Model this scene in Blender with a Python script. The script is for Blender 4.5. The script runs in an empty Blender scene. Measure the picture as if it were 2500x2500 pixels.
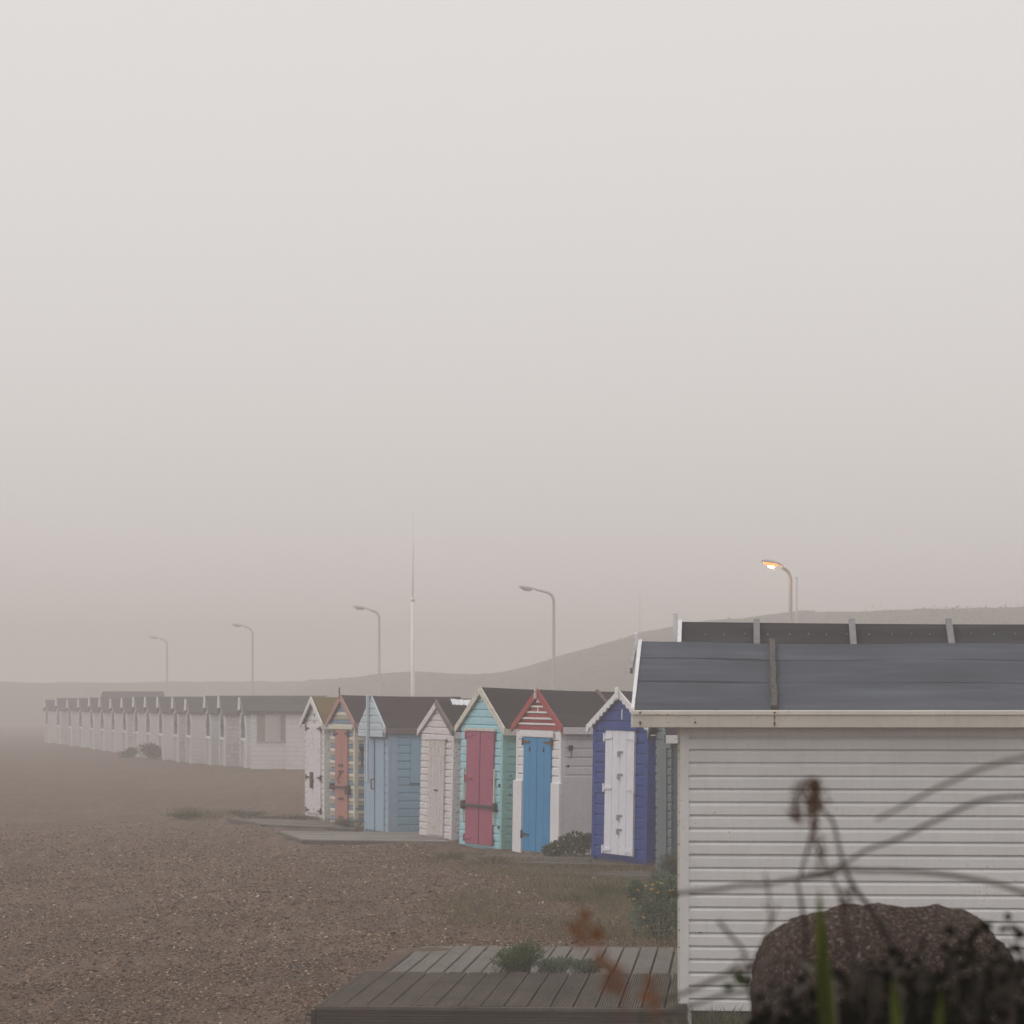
import bpy, math, random
import numpy as np
from mathutils import Vector, Matrix, noise as mnoise

random.seed(7)
rng = np.random.default_rng(7)
S = bpy.context.scene
COL = S.collection
R = math.radians
F, HOR, CAMZ = 7000.0, 1718.0, 2.3


def at(px, py, d):
    """photo pixel -> world point at depth d"""
    return Vector(((px - 1250) / F * d, d, CAMZ + (HOR - py) / F * d))


# ------------------------------------------------------------------ helpers
class MB:
    def __init__(s):
        s.v = []; s.f = []; s.m = []; s.t = []

    def add(s, vs, fs, mi=0, tint=0.5):
        n = len(s.v)
        s.v += [tuple(p) for p in vs]
        s.t += [tint] * len(vs)
        for q in fs:
            s.f.append(tuple(n + i for i in q)); s.m.append(mi)

    def box(s, x0, x1, y0, y1, z0, z1, mi=0):
        s.add([(x0, y0, z0), (x1, y0, z0), (x1, y1, z0), (x0, y1, z0), (x0, y0, z1), (x1, y0, z1), (x1, y1, z1), (x0, y1, z1)],
              [(0, 3, 2, 1), (4, 5, 6, 7), (0, 1, 5, 4), (1, 2, 6, 5), (2, 3, 7, 6), (3, 0, 4, 7)], mi)

    def bbox(s, x0, x1, y0, y1, z0, z1, b=0.006, mi=0):
        """box with chamfered vertical and horizontal edges"""
        def ring(z, e):
            return [(x0 + e, y0 + b * 0 + e, z), (x1 - e, y0 + e, z), (x1 - e, y1 - e, z), (x0 + e, y1 - e, z)]
        vs = ring(z0, b) + ring(z0 + b, 0) + ring(z1 - b, 0) + ring(z1, b)
        fs = [(3, 2, 1, 0), (12, 13, 14, 15)]
        for k in range(3):
            for i in range(4):
                j = (i + 1) % 4
                fs.append((4 * k + i, 4 * k + j, 4 * k + 4 + j, 4 * k + 4 + i))
        s.add(vs, fs, mi)

    def prism(s, poly, y0, y1, mi=0):
        n = len(poly)
        vs = [(x, y0, z) for x, z in poly] + [(x, y1, z) for x, z in poly]
        fs = [tuple(range(n)), tuple(range(2 * n - 1, n - 1, -1))]
        for i in range(n):
            j = (i + 1) % n
            fs.append((j, i, n + i, n + j))
        s.add(vs, fs, mi)

    def bar(s, p0, p1, w, h, mi=0):
        p0, p1 = Vector(p0), Vector(p1)
        d = (p1 - p0).normalized()
        up = Vector((0, 0, 1)) if abs(d.z) < .95 else Vector((0, 1, 0))
        a = d.cross(up).normalized() * (w / 2); b = a.cross(d).normalized() * (h / 2)
        vs = [p + sa * a + sb * b for p in (p0, p1) for sa, sb in ((-1, -1), (1, -1), (1, 1), (-1, 1))]
        s.add(vs, [(0, 1, 2, 3), (7, 6, 5, 4), (0, 4, 5, 1), (1, 5, 6, 2), (2, 6, 7, 3), (3, 7, 4, 0)], mi)

    def tube(s, pts, radii, n=8, mi=0, cap=True, tint=.5):
        pts = [Vector(p) for p in pts]
        if not isinstance(radii, (list, tuple)): radii = [radii] * len(pts)
        vs = []; fs = []
        ref = None
        for i, p in enumerate(pts):
            d = (pts[min(i + 1, len(pts) - 1)] - pts[max(i - 1, 0)]).normalized()
            if ref is None:
                ref = d.orthogonal().normalized()
            a = (ref - d * ref.dot(d)).normalized(); ref = a
            b = d.cross(a)
            for k in range(n):
                t = 2 * math.pi * k / n
                vs.append(p + (a * math.cos(t) + b * math.sin(t)) * radii[i])
        for i in range(len(pts) - 1):
            for k in range(n):
                l = (k + 1) % n
                fs.append((i * n + k, i * n + l, (i + 1) * n + l, (i + 1) * n + k))
        if cap:
            fs.append(tuple(range(n - 1, -1, -1))); fs.append(tuple(range((len(pts) - 1) * n, len(pts) * n)))
        s.add(vs, fs, mi, tint)

    def leaf(s, p, d, nrm, L, W, mi=0, tint=.5, bend=.15):
        d = d.normalized(); a = d.cross(nrm)
        if a.length < 1e-4: a = d.orthogonal()
        a.normalize(); n2 = a.cross(d)
        vs = [p, p + d * L * .45 + a * W * .5, p + d * L + n2 * L * bend, p + d * L * .45 - a * W * .5, p + d * L * .5 - n2 * L * .06]
        s.add(vs, [(0, 1, 4), (1, 2, 4), (2, 3, 4), (3, 0, 4)], mi, tint)

    def build(s, name, mat, parent=None, smooth=False, loc=None):
        me = bpy.data.meshes.new(name)
        me.from_pydata(s.v, [], s.f)
        for m in (mat if isinstance(mat, (list, tuple)) else [mat]): me.materials.append(m)
        if len(set(s.m)) > 1: me.polygons.foreach_set('material_index', s.m)
        at_ = me.attributes.new('tint', 'FLOAT', 'POINT'); at_.data.foreach_set('value', s.t)
        if smooth: me.polygons.foreach_set('use_smooth', [True] * len(me.polygons))
        me.update()
        o = bpy.data.objects.new(name, me); COL.objects.link(o)
        if parent: o.parent = parent
        if loc: o.location = loc
        return o


def tag(o, label, cat, group=None, kind=None):
    if label: o['label'] = label
    if cat: o['category'] = cat
    if group: o['group'] = group
    if kind: o['kind'] = kind
    return o


def empty(name, loc=(0, 0, 0), rz=0):
    o = bpy.data.objects.new(name, None); COL.objects.link(o)
    o.location = loc; o.rotation_euler = (0, 0, rz); o.empty_display_size = .2
    return o


# ---------------------------------------------------------------- materials
def mat_new(name):
    m = bpy.data.materials.new(name); m.use_nodes = True
    nt = m.node_tree; b = nt.nodes['Principled BSDF']
    return m, nt, b


def N(nt, t, **kw):
    n = nt.nodes.new(t)
    for k, v in kw.items():
        if k in n.inputs: n.inputs[k].default_value = v
        else: setattr(n, k, v)
    return n


def mix(nt, fac, a, b, blend='MIX'):
    n = nt.nodes.new('ShaderNodeMix'); n.data_type = 'RGBA'; n.blend_type = blend
    L = nt.links.new
    for sock, v in ((0, fac), (6, a), (7, b)):
        if hasattr(v, 'links'): L(v, n.inputs[sock])
        elif isinstance(v, (int, float)): n.inputs[sock].default_value = v
        else: n.inputs[sock].default_value = (*v[:3], 1)
    return n.outputs[2]


def ramp(nt, src, stops):
    n = nt.nodes.new('ShaderNodeValToRGB'); nt.links.new(src, n.inputs[0])
    e = n.color_ramp.elements
    while len(e) < len(stops): e.new(.5)
    for el, (p, c) in zip(e, stops):
        el.position = p; el.color = (*c, 1) if not isinstance(c, (int, float)) else (c, c, c, 1)
    return n.outputs[0]


def coords(nt, scale=(1, 1, 1), kind='Object'):
    tc = nt.nodes.new('ShaderNodeTexCoord'); mp = nt.nodes.new('ShaderNodeMapping')
    mp.inputs['Scale'].default_value = scale
    nt.links.new(tc.outputs[kind], mp.inputs[0])
    return mp.outputs[0]


def nz(nt, vec, scale, detail=4, rough=.6):
    n = N(nt, 'ShaderNodeTexNoise'); n.inputs['Scale'].default_value = scale
    n.inputs['Detail'].default_value = detail; n.inputs['Roughness'].default_value = rough
    nt.links.new(vec, n.inputs['Vector'])
    return n.outputs[0]


def bump(nt, b, h, strength, dist):
    n = N(nt, 'ShaderNodeBump'); n.inputs['Strength'].default_value = strength; n.inputs['Distance'].default_value = dist
    nt.links.new(h, n.inputs['Height']); nt.links.new(n.outputs[0], b.inputs['Normal'])


def paint(name, col, wear=.3, under=(.22, .18, .15), rough=.55, grime=.35, grain='h'):
    """weathered gloss paint on timber"""
    m, nt, b = mat_new(name)
    L = nt.links.new
    v1 = coords(nt); vs = coords(nt, (3, 3, .5)); vg = coords(nt, (2, 2, 26) if grain == 'h' else (26, 26, 2))
    big = nz(nt, v1, 1.7, 3); streak = nz(nt, vs, 7, 5, .65); gr = nz(nt, vg, 3, 4)
    fine = nz(nt, v1, 34, 4, .7)
    c = mix(nt, ramp(nt, big, [(.3, 0), (.75, 1)]), [x * .92 for x in col], [min(1, x * 1.05) for x in col])
    c = mix(nt, ramp(nt, streak, [(.48, 0), (.8, grime)]), c, [x * .62 for x in col])
    c = mix(nt, ramp(nt, gr, [(.35, .12), (.6, 0)]), c, [x * .7 for x in col])
    t = .74 - .17 * wear
    comb = N(nt, 'ShaderNodeMath', operation='ADD'); L(fine, comb.inputs[0])
    h2 = N(nt, 'ShaderNodeMath', operation='MULTIPLY'); L(big, h2.inputs[0]); h2.inputs[1].default_value = .28
    L(h2.outputs[0], comb.inputs[1])
    wr = ramp(nt, comb.outputs[0], [(t + .06, 0), (t + .1, 1)])
    c = mix(nt, wr, c, under)
    L(c, b.inputs['Base Color']); b.inputs['Roughness'].default_value = rough
    b.inputs['Specular IOR Level'].default_value = .25
    bump(nt, b, gr, .25, .004)
    return m


def plain(name, col, rough=.6, metal=0.0, var=.25, scale=18):
    m, nt, b = mat_new(name)
    v = coords(nt); n = nz(nt, v, scale, 4)
    c = mix(nt, ramp(nt, n, [(.3, 0), (.7, 1)]), [x * (1 - var) for x in col], [min(1, x * (1 + var)) for x in col])
    nt.links.new(c, b.inputs['Base Color']); b.inputs['Roughness'].default_value = rough; b.inputs['Metallic'].default_value = metal
    bump(nt, b, n, .2, .004)
    return m


def felt(name, col, moss=None, seam=None):
    """roofing felt: mineral grain, broad stains, faint water marks"""
    m, nt, b = mat_new(name)
    L = nt.links.new
    v = coords(nt); vl = coords(nt, (1.2, .35, 1.2))
    n1 = nz(nt, vl, 2.2, 5, .65); n2 = nz(nt, v, 160, 2); n3 = nz(nt, v, 1.1, 3)
    vs = coords(nt, (5, .6, 5)); n4 = nz(nt, vs, 1.6, 5, .65)
    c = mix(nt, ramp(nt, n1, [(.3, 0), (.72, 1)]), [x * .72 for x in col], [x * 1.25 for x in col])
    c = mix(nt, ramp(nt, n2, [(.35, .35), (.65, 0)]), c, [x * .5 for x in col])
    c = mix(nt, ramp(nt, n4, [(.5, 0), (.72, .45)]), c, [x * 1.6 + .01 for x in col])
    if moss:
        c = mix(nt, ramp(nt, n3, [(.38, .25), (.55, .9)]), c, moss)
    L(c, b.inputs['Base Color']); b.inputs['Roughness'].default_value = .85
    b.inputs['Specular IOR Level'].default_value = .1
    bump(nt, b, n1, .35, .02)
    return m


def wood(name, col, axis='y', wet=0.0):
    m, nt, b = mat_new(name)
    L = nt.links.new
    sc = {'y': (14, 1.0, 14), 'x': (1.0, 14, 14), 'z': (14, 14, 1)}[axis]
    v = coords(nt, sc); g = nz(nt, v, 2.4, 6, .7)
    v2 = coords(nt); big = nz(nt, v2, 1.3, 4); 
    sb = {'y': (6.06, .15, 0), 'x': (.15, 6.06, 0), 'z': (6, 6, .1)}[axis]
    v3 = coords(nt, sb); per = nz(nt, v3, 1.0, 1)
    c = mix(nt, ramp(nt, g, [(.3, 0), (.7, 1)]), [x * .6 for x in col], [x * 1.25 for x in col])
    c = mix(nt, ramp(nt, per, [(.3, 0), (.7, .6)]), c, [x * 1.35 for x in col])
    c = mix(nt, ramp(nt, big, [(.45, 0), (.7, .55)]), c, (col[0] * .5, col[1] * .55, col[2] * .5))
    L(c, b.inputs['Base Color']); b.inputs['Roughness'].default_value = .85; b.inputs['Specular IOR Level'].default_value = .12
    bump(nt, b, g, .35, .004)
    return m


def leafmat(name, lo, hi, rough=.6, trans=.25, spec=.3):
    m, nt, b = mat_new(name)
    a = N(nt, 'ShaderNodeAttribute', attribute_name='tint')
    c = ramp(nt, a.outputs['Fac'], [(0, lo), (1, hi)])
    nt.links.new(c, b.inputs['Base Color']); b.inputs['Roughness'].default_value = rough
    b.inputs['Specular IOR Level'].default_value = spec
    if trans:
        tr = N(nt, 'ShaderNodeBsdfTranslucent'); nt.links.new(c, tr.inputs[0])
        mx = N(nt, 'ShaderNodeMixShader'); mx.inputs[0].default_value = trans
        nt.links.new(b.outputs[0], mx.inputs[1]); nt.links.new(tr.outputs[0], mx.inputs[2])
        nt.links.new(mx.outputs[0], nt.nodes['Material Output'].inputs[0])
    return m


WHITE = paint('white_paint', (.80, .79, .81), .3, (.4, .36, .32), grime=.3)
NEARWHITE = paint('cladding_white', (.77, .772, .775), .0, (.5, .46, .4), rough=.45, grime=.22)
CREAM = paint('cream_paint', (.70, .66, .58), .5, (.25, .2, .16))
RUST = plain('rusty_iron', (.10, .055, .04), .8)
RUSTRED = paint('rust_stain_red', (.30, .06, .08), .5)
DARKIRON = plain('dark_iron', (.035, .033, .035), .6, .3)
STEEL = plain('galvanised', (.35, .35, .36), .45, .5)
MAT = {}

# ----------------------------------------------------------------- terrain
def sstep(a, b, x):
    t = np.clip((x - a) / (b - a), 0, 1)
    return t * t * (3 - 2 * t)


def ground_np(x, y):
    x = np.asarray(x, float); y = np.asarray(y, float)
    z = -.16 + .11 * sstep(20.5, 27, y) + .05 * sstep(27, 40, y)
    z = z - .075 * sstep(40, 54, y) * (1 - sstep(65, 95, y))
    z = z - .03 * np.clip(-x - 1.5, 0, 6) * sstep(60, 30, y)      # falls away gently to the sea side
    z = z + .02 * np.sin(x * 1.3 + .7 * y) * np.sin(y * .9 - .4 * x) * sstep(19, 22, y)
    z = z + .06 * np.sin(x * .31 + 1.1) * np.sin(y * .23 + .6) * sstep(30, 60, y)*sstep(-1,-6,x)
    for fx, fy, ph, am in ((2.9, 1.3, .4, .012), (-1.7, 2.3, 1.9, .014), (4.3, -3.1, 2.7, .007), (.9, 3.9, 5.1, .009), (5.7, 4.1, .9, .005)):
        z = z + am * np.sin(fx * x + fy * y + ph + .8 * np.sin(.6 * x - .5 * y)) * sstep(19, 21, y) * sstep(75, 50, y)
    bank = .92 * (1 - sstep(11, 18, y)) + .16 * (1 - sstep(11, 18, y))
    z = z + bank
    # slope up to the road behind the huts
    z = z + 1.0 * sstep(4, 14, x - (52 - np.minimum(y, 52)) * 0.0) * sstep(46, 70, y)
    return z


def gz(x, y): return float(ground_np(x, y))


def graded(lo, hi, c0, c1, fine, coarse):
    a = [c0]
    while a[-1] < c1: a.append(a[-1] + fine)
    st = fine
    up = [a[-1]]
    while up[-1] < hi:
        st = min(st * 1.18, coarse); up.append(up[-1] + st)
    st = fine; dn = [c0]
    while dn[-1] > lo:
        st = min(st * 1.18, coarse); dn.append(dn[-1] - st)
    return np.array(sorted(set(dn + a + up)))


def grid_mesh(name, xs, ys, zf, mat):
    X, Y = np.meshgrid(xs, ys)
    Z = zf(X, Y)
    v = np.stack([X.ravel(), Y.ravel(), Z.ravel()], 1)
    nx, ny = len(xs), len(ys)
    i = (np.arange(ny - 1)[:, None] * nx + np.arange(nx - 1)[None]).ravel()
    f = np.stack([i, i + 1, i + nx + 1, i + nx], 1)
    me = bpy.data.meshes.new(name)
    me.from_pydata(v.tolist(), [], f.tolist())
    me.materials.append(mat)
    me.polygons.foreach_set('use_smooth', [True] * len(me.polygons))
    o = bpy.data.objects.new(name, me); COL.objects.link(o)
    return o


def shingle_mat():
    m, nt, b = mat_new('shingle')
    L = nt.links.new
    v = coords(nt)
    # domain warp so the cells are not all alike
    vo = N(nt, 'ShaderNodeTexVoronoi'); vo.inputs['Scale'].default_value = 34; L(v, vo.inputs['Vector'])
    vo2 = N(nt, 'ShaderNodeTexVoronoi'); vo2.inputs['Scale'].default_value = 13; L(v, vo2.inputs['Vector'])
    sep = N(nt, 'ShaderNodeSeparateColor'); L(vo.outputs['Color'], sep.inputs[0])
    sep2 = N(nt, 'ShaderNodeSeparateColor'); L(vo2.outputs['Color'], sep2.inputs[0])
    peb = ramp(nt, sep.outputs[0], [(0, (.05, .034, .026)), (.3, (.12, .079, .057)), (.6, (.18, .118, .083)), (.86, (.235, .158, .112)), (1, (.40, .33, .27))])
    peb2 = ramp(nt, sep2.outputs[1], [(0, (.062, .043, .034)), (.5, (.145, .098, .071)), (1, (.24, .165, .118))])
    c = mix(nt, .45, peb, peb2)
    big = nz(nt, v, .32, 5, .6); mid = nz(nt, v, 1.6, 4)
    c = mix(nt, ramp(nt, big, [(.35, .55), (.62, 0)]), c, (.085, .066, .061))
    c = mix(nt, ramp(nt, mid, [(.5, 0), (.75, .5)]), c, (.20, .122, .082))
    vf = coords(nt, (7, .8, 1)); far = nz(nt, vf, 1.0, 5, .75)
    vg = coords(nt, (2.2, .22, 1)); far2 = nz(nt, vg, 1.0, 5, .7)
    c = mix(nt, ramp(nt, far, [(.35, .55), (.55, 0)]), c, (.07, .047, .036))
    c = mix(nt, ramp(nt, far, [(.52, 0), (.72, .6)]), c, (.27, .19, .14))
    c = mix(nt, ramp(nt, far2, [(.38, .5), (.55, 0)]), c, (.085, .058, .045))
    c = mix(nt, 1.0, c, (.80, .755, .71), 'MULTIPLY')
    L(c, b.inputs['Base Color']); b.inputs['Roughness'].default_value = .8
    b.inputs['Specular IOR Level'].default_value = .15
    bump(nt, b, vo2.outputs['Distance'], -.9, .03)
    return m


ground = grid_mesh('ground', graded(-300, 300, -7, 6, .18, 14), graded(-40, 430, 19, 62, .18, 14), ground_np, shingle_mat())
tag(ground, 'brown shingle beach stretching away into the fog', None, kind='structure'); ground.name = 'beach'

# pebbles lying on the beach, merged: nobody could count them
def pebbles():
    t = (1 + 5 ** .5) / 2
    iv = np.array([(-1, t, 0), (1, t, 0), (-1, -t, 0), (1, -t, 0), (0, -1, t), (0, 1, t), (0, -1, -t), (0, 1, -t), (t, 0, -1), (t, 0, 1), (-t, 0, -1), (-t, 0, 1)], float)
    iv /= np.linalg.norm(iv[0])
    fi = np.array([(0, 11, 5), (0, 5, 1), (0, 1, 7), (0, 7, 10), (0, 10, 11), (1, 5, 9), (5, 11, 4), (11, 10, 2), (10, 7, 6), (7, 1, 8), (3, 9, 4), (3, 4, 2), (3, 2, 6), (3, 6, 8), (3, 8, 9), (4, 9, 5), (2, 4, 11), (6, 2, 10), (8, 6, 7), (9, 8, 1)])
    xs = []; ys = []; rs = []
    for (y0, y1, x0, x1, n, r0, r1) in ((20.3, 26, -5, 1.3, 62000, .005, .0155), (26, 33, -6, 2.2, 52000, .0055, .017), (33, 43, -8, 2.2, 42000, .007, .020), (43, 60, -11, -1.2, 30000, .009, .022)):
        x = rng.uniform(x0, x1, n); y = rng.uniform(y0, y1, n)
        dens = .5 + .5 * np.sin(x * 1.7 + np.sin(y * 1.1) * 2) * np.sin(y * 1.3 + np.sin(x * 2.1))
        k = rng.random(n) < .35 + .65 * dens
        k &= (np.abs(x) < .19 * y)
        if y0 > 40: k &= np.where(y < 47.5, x < 1.2 - (y - 43) * .6, x < -4.25 - (y - 50) * .06) & (rng.random(n) < np.clip((60 - y) / 14, 0, 1))
        x, y = x[k], y[k]
        r = r0 + (r1 - r0) * rng.random(len(x)) ** 3.2
        xs.append(x); ys.append(y); rs.append(r)
    x = np.concatenate(xs); y = np.concatenate(ys); r = np.concatenate(rs)
    # a few larger stones
    n = 330
    x = np.concatenate([x, rng.uniform(-4.5, 1, n)]); y = np.concatenate([y, rng.uniform(20.3, 36, n)]); r = np.concatenate([r, rng.uniform(.02, .034, n)])
    # keep off the decks
    k = ~((x > -1.6) & (x < 1.6) & (y > 21.0) & (y < 27.7) & (x > -1.62 + (y - 21.2) * .09))
    x, y, r = x[k], y[k], r[k]
    n = len(x)
    z = ground_np(x, y)
    sc = np.stack([r * rng.uniform(.8, 1.4, n), r * rng.uniform(.7, 1.2, n), r * rng.uniform(.4, .75, n)], 1)
    a = rng.uniform(0, 6.28, n)
    V = iv[None] * (1 + rng.uniform(-.16, .16, (n, 12, 1))) * sc[:, None, :]
    tl = rng.uniform(-.35, .35, n)
    V2 = V.copy(); V2[..., 2] = V[..., 2] + V[..., 0] * tl[:, None]
    c, s_ = np.cos(a)[:, None], np.sin(a)[:, None]
    W = np.stack([V2[..., 0] * c - V2[..., 1] * s_ + x[:, None], V2[..., 0] * s_ + V2[..., 1] * c + y[:, None], V2[..., 2] + (z + sc[:, 2] * .45)[:, None]], -1)
    Fc = (np.arange(n)[:, None, None] * 12 + fi[None]).reshape(-1, 3)
    me = bpy.data.meshes.new('pebbles')
    me.vertices.add(n * 12); me.vertices.foreach_set('co', W.astype(np.float32).ravel())
    me.loops.add(len(Fc) * 3); me.loops.foreach_set('vertex_index', Fc.astype(np.int32).ravel())
    me.polygons.add(len(Fc)); me.polygons.foreach_set('loop_start', np.arange(0, len(Fc) * 3, 3, dtype=np.int32))
    me.polygons.foreach_set('use_smooth', np.ones(len(Fc), bool))
    at_ = me.attributes.new('tint', 'FLOAT', 'POINT'); at_.data.foreach_set('value', np.repeat(rng.random(n), 12).astype(np.float32))
    me.update(calc_edges=True)
    m, nt, b = mat_new('pebble')
    A = N(nt, 'ShaderNodeAttribute', attribute_name='tint')
    col = ramp(nt, A.outputs['Fac'], [(0, (.035, .026, .022)), (.25, (.10, .068, .05)), (.55, (.165, .108, .076)), (.85, (.25, .17, .12)), (.94, (.38, .29, .22)), (1, (.66, .60, .52))])
    col = mix(nt, 1.0, col, (.88, .82, .77), 'MULTIPLY')
    nt.links.new(col, b.inputs['Base Color']); b.inputs['Roughness'].default_value = .7
    b.inputs['Specular IOR Level'].default_value = .15
    me.materials.append(m)
    o = bpy.data.objects.new('pebbles', me); COL.objects.link(o)
    tag(o, 'loose brown flint pebbles covering the beach', None, kind='stuff')


pebbles()


# ------------------------------------------------------------------- huts
def clap(mb, P, xl, xr, z0, z1, pitch, proud=.02, mi=0, groove=.012):
    """shiplap boards: flat face, hollowed top and an open groove under the next board;
    P(x, out, z) maps to the wall plane, xl/xr give its edges at height z"""
    z = z0
    while z < z1 - 1e-4:
        zt = min(z + pitch, z1)
        p = proud * random.uniform(.88, 1.12)
        h = zt - z
        j0 = random.uniform(-.002, .002); j1 = random.uniform(-.002, .002)
        g = min(groove, h * .25); sc = min(.022, h * .3)
        prof = [(.001, 0), (p, 0), (p, h - g - sc), (p * .72, h - g - sc * .45), (p * .22, h - g), (.001, h - g + .001), (.001, h)]
        vs = []
        for o, dz in prof:
            zz = z + dz
            a_, b_ = xl(zz), xr(zz)
            b_ = max(b_, a_ + .001)
            jj = 0 if dz in (0, h) and o < .002 else 1
            vs += [P(a_, o, zz + j0 * jj), P(b_, o, zz + j1 * jj)]
        if xr(z) - xl(z) > .012:
            n = len(prof)
            mb.add(vs, [(2 * k, 2 * k + 1, 2 * k + 3, 2 * k + 2) for k in range(n - 1)] + [tuple(range(0, 2 * n, 2)), tuple(range(2 * n - 1, 0, -2))],
                   mi(z) if callable(mi) else mi)
        z = zt


def make_hut(name, FRx, d, base_px, FLx, w, eave, apex, D=2.3, of=.16, os=.14, pitch=.125, wallm=None, sidem=None,
             gablem=None, roofm=None, bargem=None, trimm=None, fasciam=None, ang=None, barge=True, stripe=None,
             ridge_drop=.03, barge_h=.11, clap_side_from=None, base=None, trims=('FL', 'FR', 'BR'), gable_from=None, lean=0.0, d0=None, groove=.014, proud=.024):
    s = F / d
    X = (FRx - 1250) / s
    if d0: eave = CAMZ + (eave - CAMZ) * d / d0; apex = CAMZ + (apex - CAMZ) * d / d0
    if base is None: base = CAMZ - (base_px - HOR) / s
    if ang is None:
        # solve yaw so that the far front corner projects at FLx
        lo, hi = R(30), R(110)
        for _ in range(50):
            a = (lo + hi) / 2
            px = 1250 + F * (X - w * math.cos(a)) / (d + w * math.sin(a))
            if px < FLx: lo = a
            else: hi = a
        ang = a
    FL = Vector((X - w * math.cos(ang), d + w * math.sin(ang), base))
    h = empty(name, FL, -ang)
    if lean: h.rotation_euler = (Matrix.Rotation(R(lean), 3, 'Y') @ Matrix.Rotation(-ang, 3, 'Z')).to_euler()
    eave -= base; apex -= base
    sl = (apex - eave) / (w / 2)
    lowz = -.25
    core = MB()
    core.prism([(.004, lowz), (w - .004, lowz), (w - .004, eave - .02), (w / 2, apex - .03), (.004, eave - .02)], .006, D)
    lw = lambda z: .0 if z <= eave else min(w / 2, (z - eave) / sl)
    rw = lambda z: w if z <= eave else max(w / 2, w - (z - eave) / sl)
    gf = gable_from if gable_from is not None else 99
    gab = MB()
    ms = (lambda z: stripe(z)) if stripe else 0
    clap(core, lambda x, o, z: (x, -o, z), lw, rw, .02, min(apex - .05, gf), pitch, proud, mi=ms, groove=groove)
    if gf < 90:
        clap(gab, lambda x, o, z: (x, -o - .004, z), lw, rw, gf, apex - .05, pitch, proud, groove=groove)
    cs = clap_side_from if clap_side_from is not None else .02
    zero = lambda z: .0
    clap(core, lambda x, o, z: (w + o, x, z), zero, lambda z: D, cs, eave - .03, pitch, proud, groove=groove, mi=(ms if stripe else (1 if sidem else 0)))
    clap(core, lambda x, o, z: (-o, x, z), zero, lambda z: D, .02, eave - .03, pitch, mi=ms)
    mats = [wallm] if not isinstance(wallm, list) else list(wallm)
    if sidem: mats = mats + [sidem]
    core.build('wall', mats, h)
    if gf < 90: gab.build('gable', gablem, h)
    trimm = trimm or mats[0]
    for t in trims:
        mb = MB(); xx = 0 if t[1] == 'L' else w; yy = 0 if t[0] == 'F' else D
        sx = -1 if t[1] == 'L' else 1; sy = -1 if t[0] == 'F' else 1
        x0, x1 = sorted((xx - sx * .065, xx + sx * .026)); y0, y1 = sorted((yy - sy * .05, yy + sy * .026))
        mb.box(x0, x1, y0, y1, lowz + .01, eave - .035)
        mb.build('corner_trim', trimm, h)
    # roof: two slabs that sag a little along the ridge
    ro = MB(); th = .022; n = 8
    for sd in (-1, 1):
        vs = []
        for i in range(n + 1):
            t = i / n; y = -of + (D + of + .12) * t
            dz = -ridge_drop * t - .012 * math.sin(math.pi * t)
            xr_, zr = w / 2, apex + dz
            xe, ze = (w / 2) + sd * (w / 2 + os), eave - os * sl + dz * .4
            for (x_, z_) in ((xr_, zr), (w / 2 + sd * (w / 2 + os) * .5, (zr + ze) / 2 - .008), (xe, ze)):
                vs += [(x_, y, z_ + th), (x_, y, z_)]
        fs = []
        for i in range(n):
            o0, o1 = i * 6, (i + 1) * 6
            fs += [(o0, o0 + 2, o1 + 2, o1), (o0 + 2, o0 + 4, o1 + 4, o1 + 2), (o0 + 1, o1 + 1, o1 + 3, o0 + 3), (o0 + 3, o1 + 3, o1 + 5, o0 + 5), (o0 + 4, o0 + 5, o1 + 5, o1 + 4)]
        for o in (0, n * 6): fs += [(o, o + 1, o + 3, o + 2), (o + 2, o + 3, o + 5, o + 4)]
        ro.add(vs, fs)
    ro.build('roof', roofm, h)
    if barge:
        for sd in (-1, 1):
            mb = MB()
            xe = w / 2 + sd * (w / 2 + os + .012); ze = eave - (os + .012) * sl + .03
            ax, az = w / 2, apex + .035
            if barge == 'scallop':
                k = 9; low = []
                for i in range(k):
                    for q in (0, .25, .5, .75):
                        t = (i + q) / k
                        dep = barge_h * (.66 + .34 * math.sin(math.pi * q))
                        low.append((xe + (ax - xe) * t, ze + (az - ze) * t - dep))
                low.append((ax, az - barge_h))
                poly = [(xe, ze), ] + low + [(ax, az)]
                # build as strips so the zigzag stays clean
                nlow = len(low)
                for i in range(nlow - 1):
                    t0 = i / (nlow - 1); t1 = (i + 1) / (nlow - 1)
                    p0 = (xe + (ax - xe) * t0, ze + (az - ze) * t0); p1 = (xe + (ax - xe) * t1, ze + (az - ze) * t1)
                    mb.prism([low[i], low[i + 1], p1, p0], -of - .026, -of - .002)
            else:
                mb.prism([(xe, ze), (xe, ze - barge_h), (ax, az - barge_h * 1.15), (ax, az)], -of - .026 - (.002 if sd > 0 else 0), -of - .002)
            mb.build('bargeboard', bargem, h)
    if fasciam:
        mb = MB(); xe = w + os; ze = eave - os * sl
        mb.box(xe - .012, xe + .012, -of, D + .1, ze - .095, ze + .012)
        mb.build('fascia', fasciam, h)
    h['_w'] = w
    return h, dict(w=w, D=D, eave=eave, apex=apex, of=of, os=os, sl=sl, base=base)


def door(h, x0, x1, z0, z1, m, out=.05, planks=1, name='door'):
    mb = MB(); k = planks; wd = (x1 - x0) / k
    for i in range(k):
        mb.bbox(x0 + i * wd + .004, x0 + (i + 1) * wd - .004, -out, -.022, z0, z1, .004)
    return mb.build(name, m, h)


def strip(parent, name, m, x0, x1, z0, z1, y0=-.066, y1=-.048):
    mb = MB(); mb.bbox(x0, x1, y0, y1, z0, z1, .003)
    return mb.build(name, m, parent)


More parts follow.
